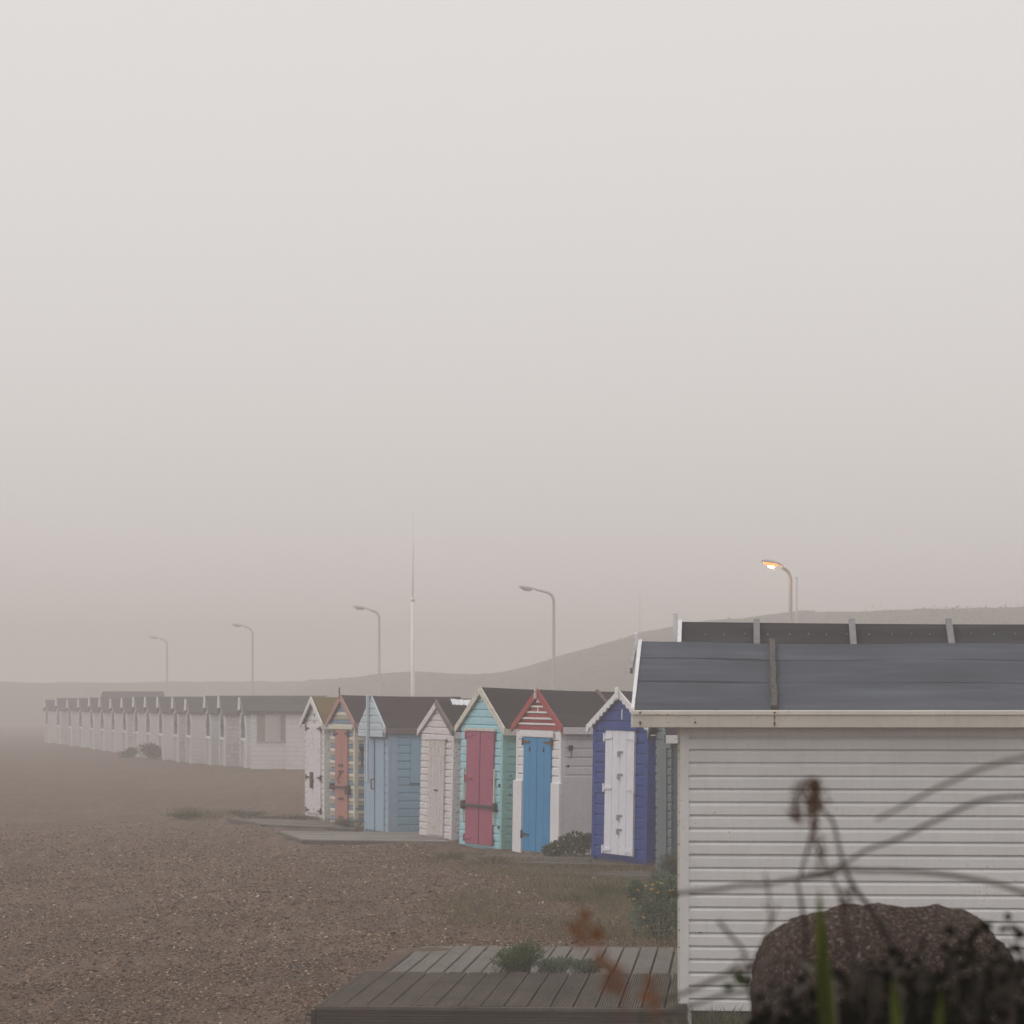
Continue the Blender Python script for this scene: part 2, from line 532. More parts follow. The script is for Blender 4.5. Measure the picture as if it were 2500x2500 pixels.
def hinge(dr, x, z, L, m, sgn=1, out=.05):
    """strap hinge: a knuckle plate and a tapering strap"""
    mb = MB()
    mb.bbox(min(x, x - sgn * .035), max(x, x - sgn * .035), -out - .02, -out + .012, z - .06, z + .06, .003)
    a = x; b = x + sgn * L
    mb.prism([(a, z - .028), (b, z - .012), (b, z + .012), (a, z + .028)], -out - .014, -out - .001)
    return mb.build('hinge', m, dr)


def padlock(dr, x, z, m, out=.05, hasp=True):
    mb = MB()
    if hasp:
        mb.bbox(x - .03, x + .09, -out - .014, -out - .001, z - .016, z + .016, .003)
    mb.bbox(x - .025, x + .015, -out - .035, -out - .016, z - .07, z - .028, .005)
    mb.tube([(x - .022, -out - .03, z - .03), (x - .02, -out - .03, z + .004), (x + .008, -out - .03, z + .004), (x + .012, -out - .03, z - .03)], .006, 6)
    return mb.build('padlock', m, dr)


HUTG = 'small beach huts in the middle of the row'
ROOFDK = felt('felt_dark', (.022, .018, .022))
ROOFDK2 = felt('felt_grey', (.036, .034, .037))
ROOFPU = felt('felt_purple_grey', (.040, .031, .037))
ROOFMOSS = felt('felt_mossy', (.06, .05, .04), moss=(.16, .115, .045))

# --- blue hut, white door
BLUE = paint('blue_paint', (.004, .042, .25), .2, (.12, .1, .12), rough=.45)
WDOOR = paint('white_door_paint', (.78, .78, .85), .12, (.5, .45, .42), grain='v')
h, q = make_hut('beach_hut', 1580, 40.0, 2103, 1449, 1.62, 2.035, 2.47, d0=41.0, wallm=BLUE, roofm=ROOFDK2, bargem=WHITE, barge='scallop', fasciam=WHITE, of=.05, os=.15, barge_h=.12, pitch=.15, lean=.9)
tag(h, 'deep blue beach hut with a white door and scalloped white bargeboards', 'beach hut', HUTG)
w = q['w']
dr = door(h, .25 * w, .79 * w, .06, 1.825, WDOOR, planks=4)
strip(h, 'door_head', BLUE, .2 * w, .84 * w, 1.83, 1.90)
for z in (.12, 1.0, 1.72): hinge(dr, .25 * w, z, .22, WDOOR, 1); 
for z in (.12, 1.0, 1.72): hinge(dr, .79 * w, z, .22, WDOOR, -1)
for z in (1.52, 1.2, .62, .42): padlock(dr, .53 * w, z, STEEL)
mb = MB(); mb.bbox(w / 2 - .05, w / 2 + .05, -q['of'] - .05, -q['of'] - .03, q['apex'] - .1, q['apex'] + .075, .015); mb.build('finial', WHITE, h)
mb = MB(); mb.box(w / 2 + .03, w / 2 + .055, -.028, -.02, 1.98 + .0, 2.13); mb.build('house_number', WHITE, h)

# --- white and red hut, blue doors
SKYB = paint('sky_blue_paint', (.02, .25, .52), .12, (.2, .2, .22), grain='v')
RED = paint('red_paint', (.36, .045, .05), .3, (.3, .2, .18))
LILACW = paint('side_lilac_white', (.74, .70, .72), .25, (.4, .36, .33))
h, q = make_hut('beach_hut', 1368, 43.7, 2090, 1262, 1.72, 2.02, 2.50, d0=43.1, wallm=WHITE, sidem=LILACW, gablem=RED, roofm=ROOFDK2, bargem=RED, fasciam=LILACW,
                gable_from=1.92, clap_side_from=1.12, of=.045, os=.13, pitch=.135, lean=.8)
tag(h, 'white beach hut with a red striped gable and two tall sky blue doors', 'beach hut', HUTG)
w = q['w']
for a, b_ in ((.19, .5), (.51, .82)):
    dr = door(h, a * w, b_ * w, .03, 1.80, SKYB, planks=2)
    hinge(dr, (a if a < .3 else b_) * w, 1.73, .26, RUST, 1 if a < .3 else -1)
    hinge(dr, (a if a < .3 else b_) * w, .28, .26, DARKIRON if a < .3 else SKYB, 1 if a < .3 else -1)
    strip(dr, 'handle', DARKIRON, (a + b_) / 2 * w - .012, (a + b_) / 2 * w + .012, 1.58, 1.65)
strip(h, 'door_head', WHITE, .12 * w, .88 * w, 1.81, 1.91)
for x0, x1 in ((-.03, .17), (.84, 1.03)):
    mb = MB(); mb.bbox(x0 * w, x1 * w, -.06, -.02, -.1, 1.12, .006); mb.build('lower_panel', WHITE, h)
mb = MB(); mb.box(w + .002, w + .03, .02, q['D'], -.2, 1.12); mb.build('side_panel', LILACW, h)
for i, z in enumerate((2.0, 2.085, 2.18, 2.27)):
    hw = (q['apex'] - z) / q['sl'] - .13
    mb = MB(); mb.box(w / 2 - hw, w / 2 + hw, -.048, -.024, z, z + .028); mb.build('gable_strip', WHITE, h)
mb = MB(); mb.box(w / 2 - .014, w / 2 + .014, -.046, -.024, 2.205, 2.273); mb.build('gable_post', WHITE, h)
mb = MB(); mb.prism([(w / 2 - .07, 2.345), (w / 2 + .07, 2.345), (w / 2 + .02, 2.395), (w / 2 - .02, 2.395)], -.046, -.024); mb.build('gable_post', WHITE, h)
mb = MB(); mb.prism([(w / 2 - .03, q['apex'] - .12), (w / 2 + .03, q['apex'] - .12), (w / 2 + .012, q['apex'] + .1), (w / 2 - .012, q['apex'] + .1)], -q['of'] - .055, -q['of'] - .03); mb.build('finial', CREAM, h)
mb = MB(); mb.bbox(w + .02, w + .06, .1, .16, 1.62, 1.70, .006); mb.tube([(w + .05, .14, 1.62), (w + .05, .14, 1.52), (w + .05, .11, 1.5)], .007, 6); mb.build('hook', DARKIRON, h)
mb = MB(); mb.tube([(w + .016, .1, 1.38), (w + .034, .1, 1.38)], .02, 8); mb.build('vent_hole', DARKIRON, h)
mb = MB(); mb.bar((w / 2 + .02, .95, q['apex'] + .02), (w + .1, 1.0, q['eave'] - .015), .05, .035); mb.build('roof_batten', plain('batten_brown', (.12, .08, .07)), h)

# --- aqua hut, pink doors
AQUA = paint('aqua_paint', (.36, .66, .75), .35, (.3, .3, .28))
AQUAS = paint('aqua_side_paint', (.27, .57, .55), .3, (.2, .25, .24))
PINK = paint('pink_door_paint', (.37, .08, .15), .2, (.2, .08, .09), grain='v')
h, q = make_hut('beach_hut', 1225, 46.2, 2074, 1124, 1.72, 2.01, 2.55, d0=45.2, wallm=AQUA, sidem=AQUAS, trimm=AQUAS, roofm=ROOFDK, bargem=CREAM, fasciam=CREAM, of=.05, os=.16, pitch=.125, trims=('FR', 'BR'), lean=1.1)
tag(h, 'aqua beach hut with cream bargeboards and tall pink double doors', 'beach hut', HUTG)
w = q['w']
for a, b_ in ((.17, .495), (.515, .83)):
    dr = door(h, a * w, b_ * w, .05, 1.905, PINK, planks=1)
    sg = 1 if a < .3 else -1; xe = (a if a < .3 else b_) * w
    hinge(dr, xe, 1.83, .25, PINK, sg); hinge(dr, xe, 1.12, .25, RUSTRED, sg); hinge(dr, xe, .14, .25, PINK, sg)
    strip(h, 'door_post', CREAM, (xe - .075 if sg > 0 else xe + .045), (xe - .045 if sg > 0 else xe + .075), .4, 1.3)
strip(h, 'door_head', CREAM, .13 * w, .87 * w, 1.91, 1.955)
mb = MB(); mb.bbox(.12 * w, .9 * w, -.095, -.068, .66, .705, .004)
for xx in (.11, .87): mb.bbox(xx * w, xx * w + .08, -.1, -.03, .61, .75, .006)
mb.build('lock_bar', DARKIRON, h)
for z in (1.02, .34):
    mb = MB(); mb.bbox(.955 * w, .975 * w, -.05, -.02, z, z + .05, .004); mb.build('latch_hook', DARKIRON, h)
for y, z in ((.12, .9), (.12, 1.05), (.12, 1.2)):
    mb = MB(); mb.tube([(w + .02, y, z), (w + .034, y, z)], .014, 8); mb.build('bolt_head', DARKIRON, h)

# --- lilac white weathered hut
LIL = paint('lilac_white_paint', (.73, .68, .70), .55, (.36, .31, .30), grime=.6)
RAWD = paint('worn_white_door', (.62, .58, .57), .6, (.38, .33, .3), grain='v', grime=.8)
BROWNB = plain('brown_barge', (.13, .095, .09))
h, q = make_hut('beach_hut', 1104, 49.2, 2050, 1026, 1.66, 1.90, 2.33, d0=47.7, wallm=LIL, roofm=ROOFDK, bargem=LIL, fasciam=LIL, of=.04, os=.13, pitch=.12, trims=('FR', 'BR'), lean=1.5)
tag(h, 'weathered lilac white beach hut with a plain bleached plank door', 'beach hut', HUTG)
w = q['w']
dr = door(h, .28 * w, .78 * w, .05, 1.71, RAWD, planks=5)
mb = MB(); mb.bbox(.5 * w, .6 * w, -.07, -.05, .83, .85, .003); mb.build('handle', DARKIRON, dr)
strip(h, 'door_head', LIL, .24 * w, .82 * w, 1.715, 1.75)
mb = MB(); mb.bbox(.79 * w, .815 * w, -.06, -.03, 1.70, 1.73, .003); mb.build('latch_hook', DARKIRON, h)
for y, z in ((.14, 1.35), (.14, .26)):
    mb = MB(); mb.tube([(w + .016, y, z), (w + .034, y, z)], .022, 8); mb.build('vent_hole', DARKIRON, h)
mb = MB(); xe = w + q['os'] + .02
mb.prism([(xe, q['eave'] - .14 * q['sl'] + .05), (xe, q['eave'] - .14 * q['sl'] - .05), (w / 2 + .06, q['apex'] - .06), (w / 2 + .06, q['apex'] + .03)], -.11, -.06)
mb.build('roof_edge_strip', BROWNB, h)
# torn white sheet on the ridge
mb = MB()
pts = []
n = 14
for i in range(n + 1):
    y = .2 + .5 * i / n
    pts.append((y, .05 + .03 * random.random(), -.045 - .05 * random.random() * (1 if i % 3 else .2)))
for i in range(n):
    y0, t0, b0 = pts[i]; y1, t1, b1 = pts[i + 1]
    z = q['apex'] + .03
    mb.add([(w / 2, y0, z + t0 * .5), (w / 2, y1, z + t1 * .5), (w / 2 + .1, y1, z + b1), (w / 2 + .1, y0, z + b0), (w / 2 - .07, y0, z - .03), (w / 2 - .07, y1, z - .03)], [(0, 1, 2, 3), (1, 0, 4, 5)])
mb.build('torn_sheet', plain('white_sheet', (.85, .88, .92), .4, var=.05), h)

# --- light blue hut with long side
LB = paint('light_blue_paint', (.33, .47, .60), .2, (.22, .24, .28), grain='v')
LBS = paint('light_blue_side', (.27, .47, .61), .2, (.18, .2, .25), grime=.2)
LBB = paint('pale_blue_board', (.52, .61, .68), .3, (.3, .3, .3))
h, q = make_hut('beach_hut', 950, 52.2, 2035, 893, 1.66, 1.92, 2.40, d0=50.3, wallm=LB, sidem=LBS, trimm=LB, roofm=ROOFPU, bargem=LBB, fasciam=plain('fascia_brown', (.14, .10, .11)), of=.09, os=.1, pitch=.145, D=2.5)
tag(h, 'light blue beach hut with a deep gable overhang and a shuttered side wall', 'beach hut', HUTG)
w = q['w']
for a, b_ in ((.12, .5), (.515, .88)):
    dr = door(h, a * w, b_ * w, .02, 1.72, LB, planks=1)
mb = MB(); mb.tube([(.5 * w, -.05, .98), (.48 * w, -.11, .96), (.48 * w, -.11, .80), (.5 * w, -.05, .78)], .014, 6); mb.build('handle', RUSTRED, h)
strip(h, 'door_seam_strip', DARKIRON, .5 * w, .513 * w, .02, 1.72, -.056, -.03)
mb = MB(); zl = 1.76; sl0 = q['sl']
clap(mb, lambda x, o, z: (x, -q['of'] - .03 - o, z), lambda z: max(-.04, w / 2 - (q['apex'] - z) / sl0), lambda z: min(w + .04, w / 2 + (q['apex'] - z) / sl0), zl, q['apex'] - .04, .13)
mb.box(-.03, w + .03, -q['of'] - .03, -q['of'] + .02, zl - .004, zl + .1)
mb.build('gable', LBB, h)
mb = MB(); mb.bbox(.44 * w, .49 * w, -q['of'] - .10, -q['of'] - .055, .9, q['apex'] + .05, .008); mb.build('front_batten', LBB, h)
mb = MB(); mb.bbox(w + .012, w + .045, .40, 1.95, .92, 1.69, .004); mb.build('shutter', LBS, h)
mb = MB(); mb.bbox(w + .02, w + .05, .38, 1.97, .895, .915, .004); mb.build('shutter_sill', plain('sill_dark', (.08, .10, .14)), h)
mb = MB(); mb.bbox(w + .012, w + .036, .04, .15, .0, 1.76, .004); mb.build('corner_board', LB, h)

# --- striped hut, salmon door
STC = paint('stripe_cream', (.66, .62, .52), .2); STB = paint('stripe_blue', (.16, .26, .38), .25); STS = paint('stripe_sand', (.38, .36, .29), .2)
SALM = paint('salmon_door_paint', (.44, .19, .165), .2, (.3, .15, .13), grain='v')
PKB = paint('dusty_pink_board', (.42, .22, .21), .3, (.25, .16, .15))


def stripe(z):
    k = int((z + .001) / .079) % 3
    return (1, 0, 2)[k]


h, q = make_hut('beach_hut', 868, 55.2, 2020, 809, 1.62, 2.01, 2.44, d0=52.7, wallm=[STB, STC, STS], trimm=STC, roofm=ROOFPU, bargem=PKB, fasciam=PKB, of=.05, os=.14, pitch=.079, stripe=stripe, trims=('FR',))
tag(h, 'beach hut striped cream, blue and sand with a narrow salmon pink door', 'beach hut', HUTG)
w = q['w']
dr = door(h, .25 * w, .77 * w, .03, 1.88, SALM, planks=2)
hinge(dr, .25 * w, 1.8, .2, RUST, 1); hinge(dr, .77 * w, 1.8, .2, RUST, -1)
for z in (1.15, 1.03, .5, .14):
    mb = MB(); mb.bbox(.42 * w, .6 * w, -.066, -.05, z, z + .055, .003); mb.build('bolt', RUST, dr)
mb = MB(); mb.bbox(.12 * w, .82 * w, -.09, -.066, .74, .775, .003); mb.bbox(.1 * w, .2 * w, -.095, -.03, .70, .82, .005); mb.bbox(.74 * w, .86 * w, -.095, -.03, .62, .8, .005)
mb.build('lock_bar', DARKIRON, h)
mb = MB(); mb.tube([(.5 * w, -.06, 1.02), (.44 * w, -.09, .9), (.52 * w, -.1, .84)], .012, 6); mb.build('chain', RUST, h)
strip(h, 'door_head', STC, .02 * w, .98 * w, 1.885, 1.94)
mb = MB(); mb.bar((w / 2, -q['of'] - .03, q['apex'] - .05), (w / 2, -q['of'] - .03, q['apex'] + .17), .02, .02); mb.build('finial', DARKIRON, h)
mb = MB(); mb.bar((w + .04, .12, 1.52), (w + .05, .12, 1.16), .03, .03); mb.bbox(w + .02, w + .07, .08, .16, 1.46, 1.56, .004); mb.build('hook', DARKIRON, h)

# --- white hut with rusty hinges
WH2 = paint('peeling_white_paint', (.76, .75, .74), .5, (.30, .24, .21), grime=.35)
WHD = paint('door_white_chipped', (.74, .73, .76), .42, (.2, .15, .13), grain='v')
h, q = make_hut('beach_hut', 794, 58.4, 2001, 748, 1.62, 1.98, 2.41, d0=55.4, wallm=WH2, roofm=ROOFMOSS, bargem=WH2, fasciam=WH2, of=.09, os=.16, pitch=.125)
tag(h, 'peeling white beach hut with rusty hinges and a mossy brown roof', 'beach hut', HUTG)
w = q['w']
dr = door(h, .13 * w, .87 * w, .1, 1.91, WHD, planks=2)
for z in (1.85, .84, .16):
    hinge(dr, .13 * w, z, .26, RUST, 1); hinge(dr, .87 * w, z, .26, RUST, -1)
mb = MB(); mb.bbox(.36 * w, .52 * w, -.08, -.05, .74, .80, .004); mb.bbox(.42 * w, .5 * w, -.1, -.06, .62, .95, .006); mb.build('lock_plate', RUST, dr)
for xx in (.03, .95):
    mb = MB()
    for k in range(15): mb.tube([(xx * w, -.024, .15 + k * .12), (xx * w, -.034, .15 + k * .12)], .010, 6)
    mb.build('nail_heads', RUST, h)
for zz in (2.1, 1.95):
    mb = MB(); mb.bbox(w * .5 - .01, w * .5 + .01, -.035, -.02, zz, zz + .05, .003); mb.build('latch_hook', DARKIRON, h)

# --- grey green hut half hidden behind the near hut
GG = paint('grey_green_paint', (.125, .165, .18), .25, (.12, .12, .12))
GGS = paint('slate_panel_paint', (.11, .135, .16), .15, (.12, .12, .12))
h, q = make_hut('beach_hut', 1642, 37.2, 2150, 1605, 1.6, 1.95, 2.50, wallm=GG, sidem=GGS, trimm=GG, roofm=ROOFDK2, bargem=GG, fasciam=WHITE, of=.1, os=.1, pitch=.115, clap_side_from=1.9, trims=('BR',), base=-.03)
tag(h, 'grey green beach hut half hidden between the deep blue hut and the near white hut', 'beach hut', HUTG)
mb = MB(); mb.box(q['w'] + .004, q['w'] + .03, .02, q['D'], -.2, 1.9); mb.build('side_panel', GGS, h)
dr = door(h, .2 * q['w'], .8 * q['w'], .05, 1.75, GG, planks=3, out=.045)

# ------------------------------------------------- near hut (large, right)
NA = R(94.4)
NROOF = felt('near_felt', (.088, .100, .122))
HNROOF = felt('back_felt', (.045, .046, .050))
h, q = make_hut('beach_hut', 1672, 21.6, 2472, 0, 2.36, 2.29, 2.765, D=4.2, of=.0, os=.0, pitch=.0985, groove=.012, wallm=NEARWHITE, roofm=NROOF, barge=False, ang=NA, base=-.03, trims=())
tag(h, 'large white clapboard beach hut nearest the camera with a grey felt roof', 'beach hut', 'large beach huts at the near end')
near = h; w = q['w']; D = q['D']
# the plain roof of make_hut is replaced by a felt roof laid in three courses
for c in list(h.children):
    if c.name.split('.')[0] == 'roof': bpy.data.objects.remove(c)
ev, ap = q['eave'], q['apex']
os_ = .17; sl = q['sl']


def near_pt(t, y, side=1):
    """t 0 at the ridge, 1 at the eave"""
    x = w / 2 + side * t * (w / 2 + os_)
    y0 = -.36 - .012 * t
    sag = -.022 * (y / 2.0 if y > 0 else 0) * (1 - t) - .010 * math.sin(y * 2.1) * (1 - t)
    z = ap - t * (w / 2 + os_) * sl + sag
    return x, y0, z


ro = MB(); NY = 26
for side in (1, -1):
    cuts = [0, .26, .60, 1.0]
    for k in range(3):
        lift0, lift1 = .012 - k * .0, .020
        for i in range(NY):
            row = []
            for t, lf in ((cuts[k] - (.02 if k else 0), .006), (cuts[k + 1], .016)):
                for j in (0, 1):
                    yy = -.4 + (D + .5) * (i + j) / NY
                    x, y0, z = near_pt(t, yy, side)
                    if i == 0 and j == 0: yy = y0
                    wob = .0016 * math.sin(yy * 3.1 + k * 2) + .001 * math.sin(yy * 7 + k) - (.006 if yy > .67 and lf > .01 else 0)
                    row.append((x, yy, z + .02 + lf + (3 - k) * .0 + wob))
            a, b_, c, d_ = row
            ro.add([a, b_, d_, c], [(0, 1, 2, 3)])
            lo = [(c[0], c[1], c[2] - .014), (d_[0], d_[1], d_[2] - .014)]
            ro.add([c, d_, lo[1], lo[0]], [(0, 1, 2, 3)])
# deck boards under the felt
for side in (1, -1):
    a = near_pt(0, 0, side); b_ = near_pt(1, 0, side)
    ro.add([(a[0], -.34, a[2] - .002), (a[0], D + .1, a[2] - .03), (b_[0], D + .1, b_[2] - .002), (b_[0], -.365, b_[2] - .002),
            (a[0], -.34, a[2] + .016), (a[0], D + .1, a[2] - .01), (b_[0], D + .1, b_[2] + .014), (b_[0], -.365, b_[2] + .014)],
           [(3, 2, 1, 0), (0, 1, 5, 4), (1, 2, 6, 5), (2, 3, 7, 6), (3, 0, 4, 7)])
ro.build('roof', NROOF, h, smooth=False)
BATT = plain('lichen_batten', (.085, .075, .066), .9, var=.6, scale=40)
for yy in (.67, 2.75):
    mb = MB()
    for i in range(10):
        p = [near_pt(t, yy) for t in (i / 10, (i + 1) / 10)]
        o0 = .004 * math.sin(i * 1.7)
        mb.bar((p[0][0], yy + o0, p[0][2] + .048), (p[1][0], yy + .004 * math.sin((i + 1) * 1.7), p[1][2] + .048), .042, .04)
    mb.build('roof_batten', BATT, h)
FASC = paint('near_fascia_paint', (.66, .63, .57), .0, (.3, .2, .13), grime=.3)
xe, _, ze = near_pt(1, 0)
mb = MB(); mb.bbox(xe - .002, xe + .022, -.385, D + .1, ze - .10, ze - .005, .004); mb.build('fascia', FASC, h)
mb = MB(); mb.bbox(xe - .002, xe + .034, -.39, D + .1, ze - .008, ze + .03, .006); mb.build('drip_strip', paint('near_strip_paint', (.76, .73, .66), .1, (.4, .3, .2)), h)
mb = MB(); mb.box(w + .0, xe - .003, -.36, D + .1, ze - .09, ze - .07); mb.build('soffit', FASC, h)
for yy, zz in ((-.33, .012), (-.33, -.06), (.08, -.06), (.67, .012), (.67, -.065)):
    mb = MB(); mb.tube([(xe + .02, yy, ze + zz), (xe + .039, yy, ze + zz)], .008, 8); mb.build('nail_head', RUST, h)
RSTAIN = plain('rust_streak', (.30, .17, .09), .7)
for yy, z0_, z1_ in ((.67, -.055, .0), (-.33, -.085, -.064), (.67, -.09, -.07)):
    mb = MB(); mb.prism([(0, 0), (1, 0), (1, 1), (0, 1)], 0, 1); mb.v = [(xe + .0225 + .001 * x, yy + (y - .5) * .016 * (.5 + .5 * z), ze + z0_ + (z1_ - z0_) * z) for x, y, z in mb.v]
    mb.build('rust_streak', RSTAIN, h)
mb = MB(); mb.bbox(w + .024, w + .03, .10, .125, .605, .612, .002); mb.build('scuff_mark', DARKIRON, h)
# bargeboard seen edge on, with its white finial and dark capping strip
mb = MB()
for side in (1, -1):
    a = near_pt(0, 0, side); b_ = near_pt(1, 0, side)
    mb.add([(a[0], -.385 - (.003 if side > 0 else 0), a[2] + .05), (b_[0], -.40, b_[2] + .04), (b_[0], -.40, b_[2] - .10), (a[0], -.385 - (.003 if side > 0 else 0), a[2] - .10),
            (a[0], -.36, a[2] + .05), (b_[0], -.375, b_[2] + .04), (b_[0], -.375, b_[2] - .10), (a[0], -.36, a[2] - .10)],
           [(0, 1, 2, 3), (7, 6, 5, 4), (0, 4, 5, 1), (1, 5, 6, 2), (2, 6, 7, 3), (3, 7, 4, 0)])
    mb.build('bargeboard', WHITE, h); mb = MB()
mb = MB(); mb.bbox(w / 2 - .03, w / 2 + .03, -.425, -.392, ap - .2, ap + .1, .01); mb.build('finial', WHITE, h)
mb = MB(); a = near_pt(.12, 0); b_ = near_pt(.42, 0); mb.bar((a[0], -.41, a[2] + .02), (b_[0], -.425, b_[2] + .02), .02, .05); mb.build('capping_strip', STEEL, h)
mb = MB(); mb.bbox(w - .045, w + .03, -.035, .03, -.2, ev - .06, .006); mb.build('corner_trim', NEARWHITE, h)
mb = MB(); mb.bbox(w - .06, w + .008, -.055, -.0355, -.15, ev - .06, .004); mb.build('corner_trim', CREAM, h)
mb = MB(); mb.box(w - .03, w + .0, .05, D, -.35, .015); mb.build('plinth', plain('plinth_dark', (.06, .055, .05)), h)
dr = door(h, .3 * w, .72 * w, .06, 1.9, paint('near_door', (.7, .7, .68), .1), planks=4, out=.05)

# --- second large hut just behind it: dark felt roof
h2, q2 = make_hut('beach_hut', 1795, 24.5, 2400, 0, 2.3, 2.36, 3.012, D=4.2, of=.17, os=.14, pitch=.11, wallm=NEARWHITE, roofm=HNROOF, barge=False, ang=NA, base=-.03, trims=())
# shift its front back so the ridge starts where the photo shows it
tag(h2, 'beach hut just behind the near hut, its dark felt roof rising above the grey one', 'beach hut', 'large beach huts at the near end')
s2 = F / 25.65
target_x = (1664 - 1250) / s2
yax = Vector((math.sin(NA), math.cos(NA), 0)); xax = Vector((math.cos(NA), -math.sin(NA), 0))
cur = h2.location + xax * (q2['w'] / 2) + yax * (-.17)
h2.location += yax * (target_x - cur.x)
w2 = q2['w']
GB = wood('grey_batten', (.22, .21, .22), 'z')
for yy in (.50, 1.345, 2.2, 3.1):
    mb = MB(); mb.bar((w2 / 2 + .02, yy, q2['apex'] + .03), (w2 + .14, yy, q2['eave'] - .14 * q2['sl'] + .04), .055, .035); mb.build('roof_batten', GB, h2)
mb = MB()
K = 8
for i in range(K):
    t0, t1 = i / K, (i + 1) / K
    f = lambda t: (w2 / 2 + t * (w2 / 2 + .15), q2['apex'] - t * (w2 / 2 + .15) * q2['sl'] + .05 + .02 * math.sin(t * 3))
    a, b_ = f(t0), f(t1)
    mb.add([(a[0], -.2, a[1]), (b_[0], -.2, b_[1]), (b_[0], -.2, b_[1] - .13), (a[0], -.2, a[1] - .13), (a[0], -.165, a[1]), (b_[0], -.165, b_[1]), (b_[0], -.165, b_[1] - .13), (a[0], -.165, a[1] - .13)],
           [(0, 1, 2, 3), (7, 6, 5, 4), (0, 4, 5, 1), (2, 6, 7, 3)])
mb.build('bargeboard', WHITE, h2)
mb = MB(); mb.prism([(w2 / 2, q2['apex'] + .052), (w2 / 2, q2['apex'] - .08), (-.15, q2['eave'] - .15 * q2['sl'] - .08), (-.15, q2['eave'] - .15 * q2['sl'] + .05)], -.2, -.165); mb.build('bargeboard', WHITE, h2)
mb = MB(); mb.bbox(w2 / 2 - .028, w2 / 2 + .028, -.245, -.205, q2['apex'] - .25, q2['apex'] + .11, .008); mb.build('finial', WHITE, h2)
mb = MB()
for k in range(22):
    t = .19 + .004 * math.sin(k * 2.3); yy = .05 + k * .18 + .02 * math.sin(k * 5.1)
    mb.tube([(w2 / 2 + t * w2 / 2, yy, q2['apex'] - t * (w2 / 2) * q2['sl'] + .018), (w2 / 2 + t * w2 / 2 + .006, yy, q2['apex'] - t * (w2 / 2) * q2['sl'] + .032)], .006, 6)
mb.build('nail_heads', STEEL, h2)

# -------------------------------------------------------- near timber decks
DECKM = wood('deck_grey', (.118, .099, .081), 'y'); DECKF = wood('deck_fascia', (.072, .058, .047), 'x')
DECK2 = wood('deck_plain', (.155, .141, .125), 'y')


def deck(name, loc, rz, W_, L_, nb, grooves, m, mf, fasc_h, fasc_grooves, label, jit=.0):
    e = empty(name, loc, rz)
    tag(e, label, 'deck', 'timber decks')
    mb = MB(); bw = W_ / nb; gap = .017
    for i in range(nb):
        x0, x1 = i * bw + gap / 2, (i + 1) * bw - gap / 2
        dz = random.uniform(-.004, .004); dy = random.uniform(-.012, .012) * (1 if jit else .3)
        prof = []
        if grooves:
            gw = (x1 - x0) / grooves
            for g in range(grooves):
                a = x0 + g * gw
                prof += [(a + gw * .0, -.010), (a + gw * .2, 0), (a + gw * .65, 0), (a + gw * .85, -.010)]
            prof.append((x1, -.010))
        else:
            prof = [(x0, -.004), (x0 + .006, 0), (x1 - .006, 0), (x1, -.004)]
        n = len(prof)
        vs = [(x, dy, z + dz) for x, z in prof] + [(x, L_ + dy, z + dz) for x, z in prof]
        fs = [(k, k + 1, n + k + 1, n + k) for k in range(n - 1)]
        vs += [(x0, dy, -.035), (x1, dy, -.035), (x0, L_ + dy, -.035), (x1, L_ + dy, -.035)]
        b0 = 2 * n
        fs += [(0, n, b0 + 2, b0), (n - 1, b0 + 1, b0 + 3, 2 * n - 1), tuple([b0, b0 + 1] + list(range(n - 1, -1, -1))), tuple([b0 + 3, b0 + 2] + list(range(n, 2 * n)))]
        mb.add(vs, fs)
    mb.build('deck_boards', m, e)
    mb = MB()
    if fasc_grooves:
        z = -.038; gh = fasc_h / fasc_grooves
        for k in range(fasc_grooves):
            zt = z - k * gh
            mb.add([(-.03, -.034, zt), (W_, -.034, zt), (W_, -.034, zt - gh * .6), (-.03, -.034, zt - gh * .6), (-.03, -.027, zt - gh * .7), (W_, -.027, zt - gh * .7), (-.03, -.027, zt - gh * .9), (W_, -.027, zt - gh * .9), (-.03, -.034, zt - gh), (W_, -.034, zt - gh)],
                   [(0, 1, 2, 3), (3, 2, 5, 4), (4, 5, 7, 6), (6, 7, 9, 8)])
        mb.box(-.028, W_, -.0265, -.004, -.04 - fasc_h, -.037)
    else:
        mb.box(-.0, W_, -.03, -.004, -.04 - fasc_h, -.037)
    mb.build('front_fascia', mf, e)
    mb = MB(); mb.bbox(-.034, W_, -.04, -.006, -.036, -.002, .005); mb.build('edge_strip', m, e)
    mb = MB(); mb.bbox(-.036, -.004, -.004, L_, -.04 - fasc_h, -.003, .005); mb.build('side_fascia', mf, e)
    return e


ndx = -1.43
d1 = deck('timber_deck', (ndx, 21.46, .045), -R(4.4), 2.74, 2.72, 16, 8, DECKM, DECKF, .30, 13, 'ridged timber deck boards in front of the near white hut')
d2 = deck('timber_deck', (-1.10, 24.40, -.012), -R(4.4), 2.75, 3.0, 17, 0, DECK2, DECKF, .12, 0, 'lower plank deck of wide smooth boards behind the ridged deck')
# bolts on the corner post
mb = MB(); mb.bbox(-.07, -.037, -.04, .02, -.34, -.03, .006); mb.build('corner_post', DARKIRON, d1)

# --- decks and sleepers in front of the hut row
DECK3 = wood('deck_weathered', (.24, .22, .20), 'x'); DECK3F = wood('deck_edge', (.10, .085, .075), 'x')


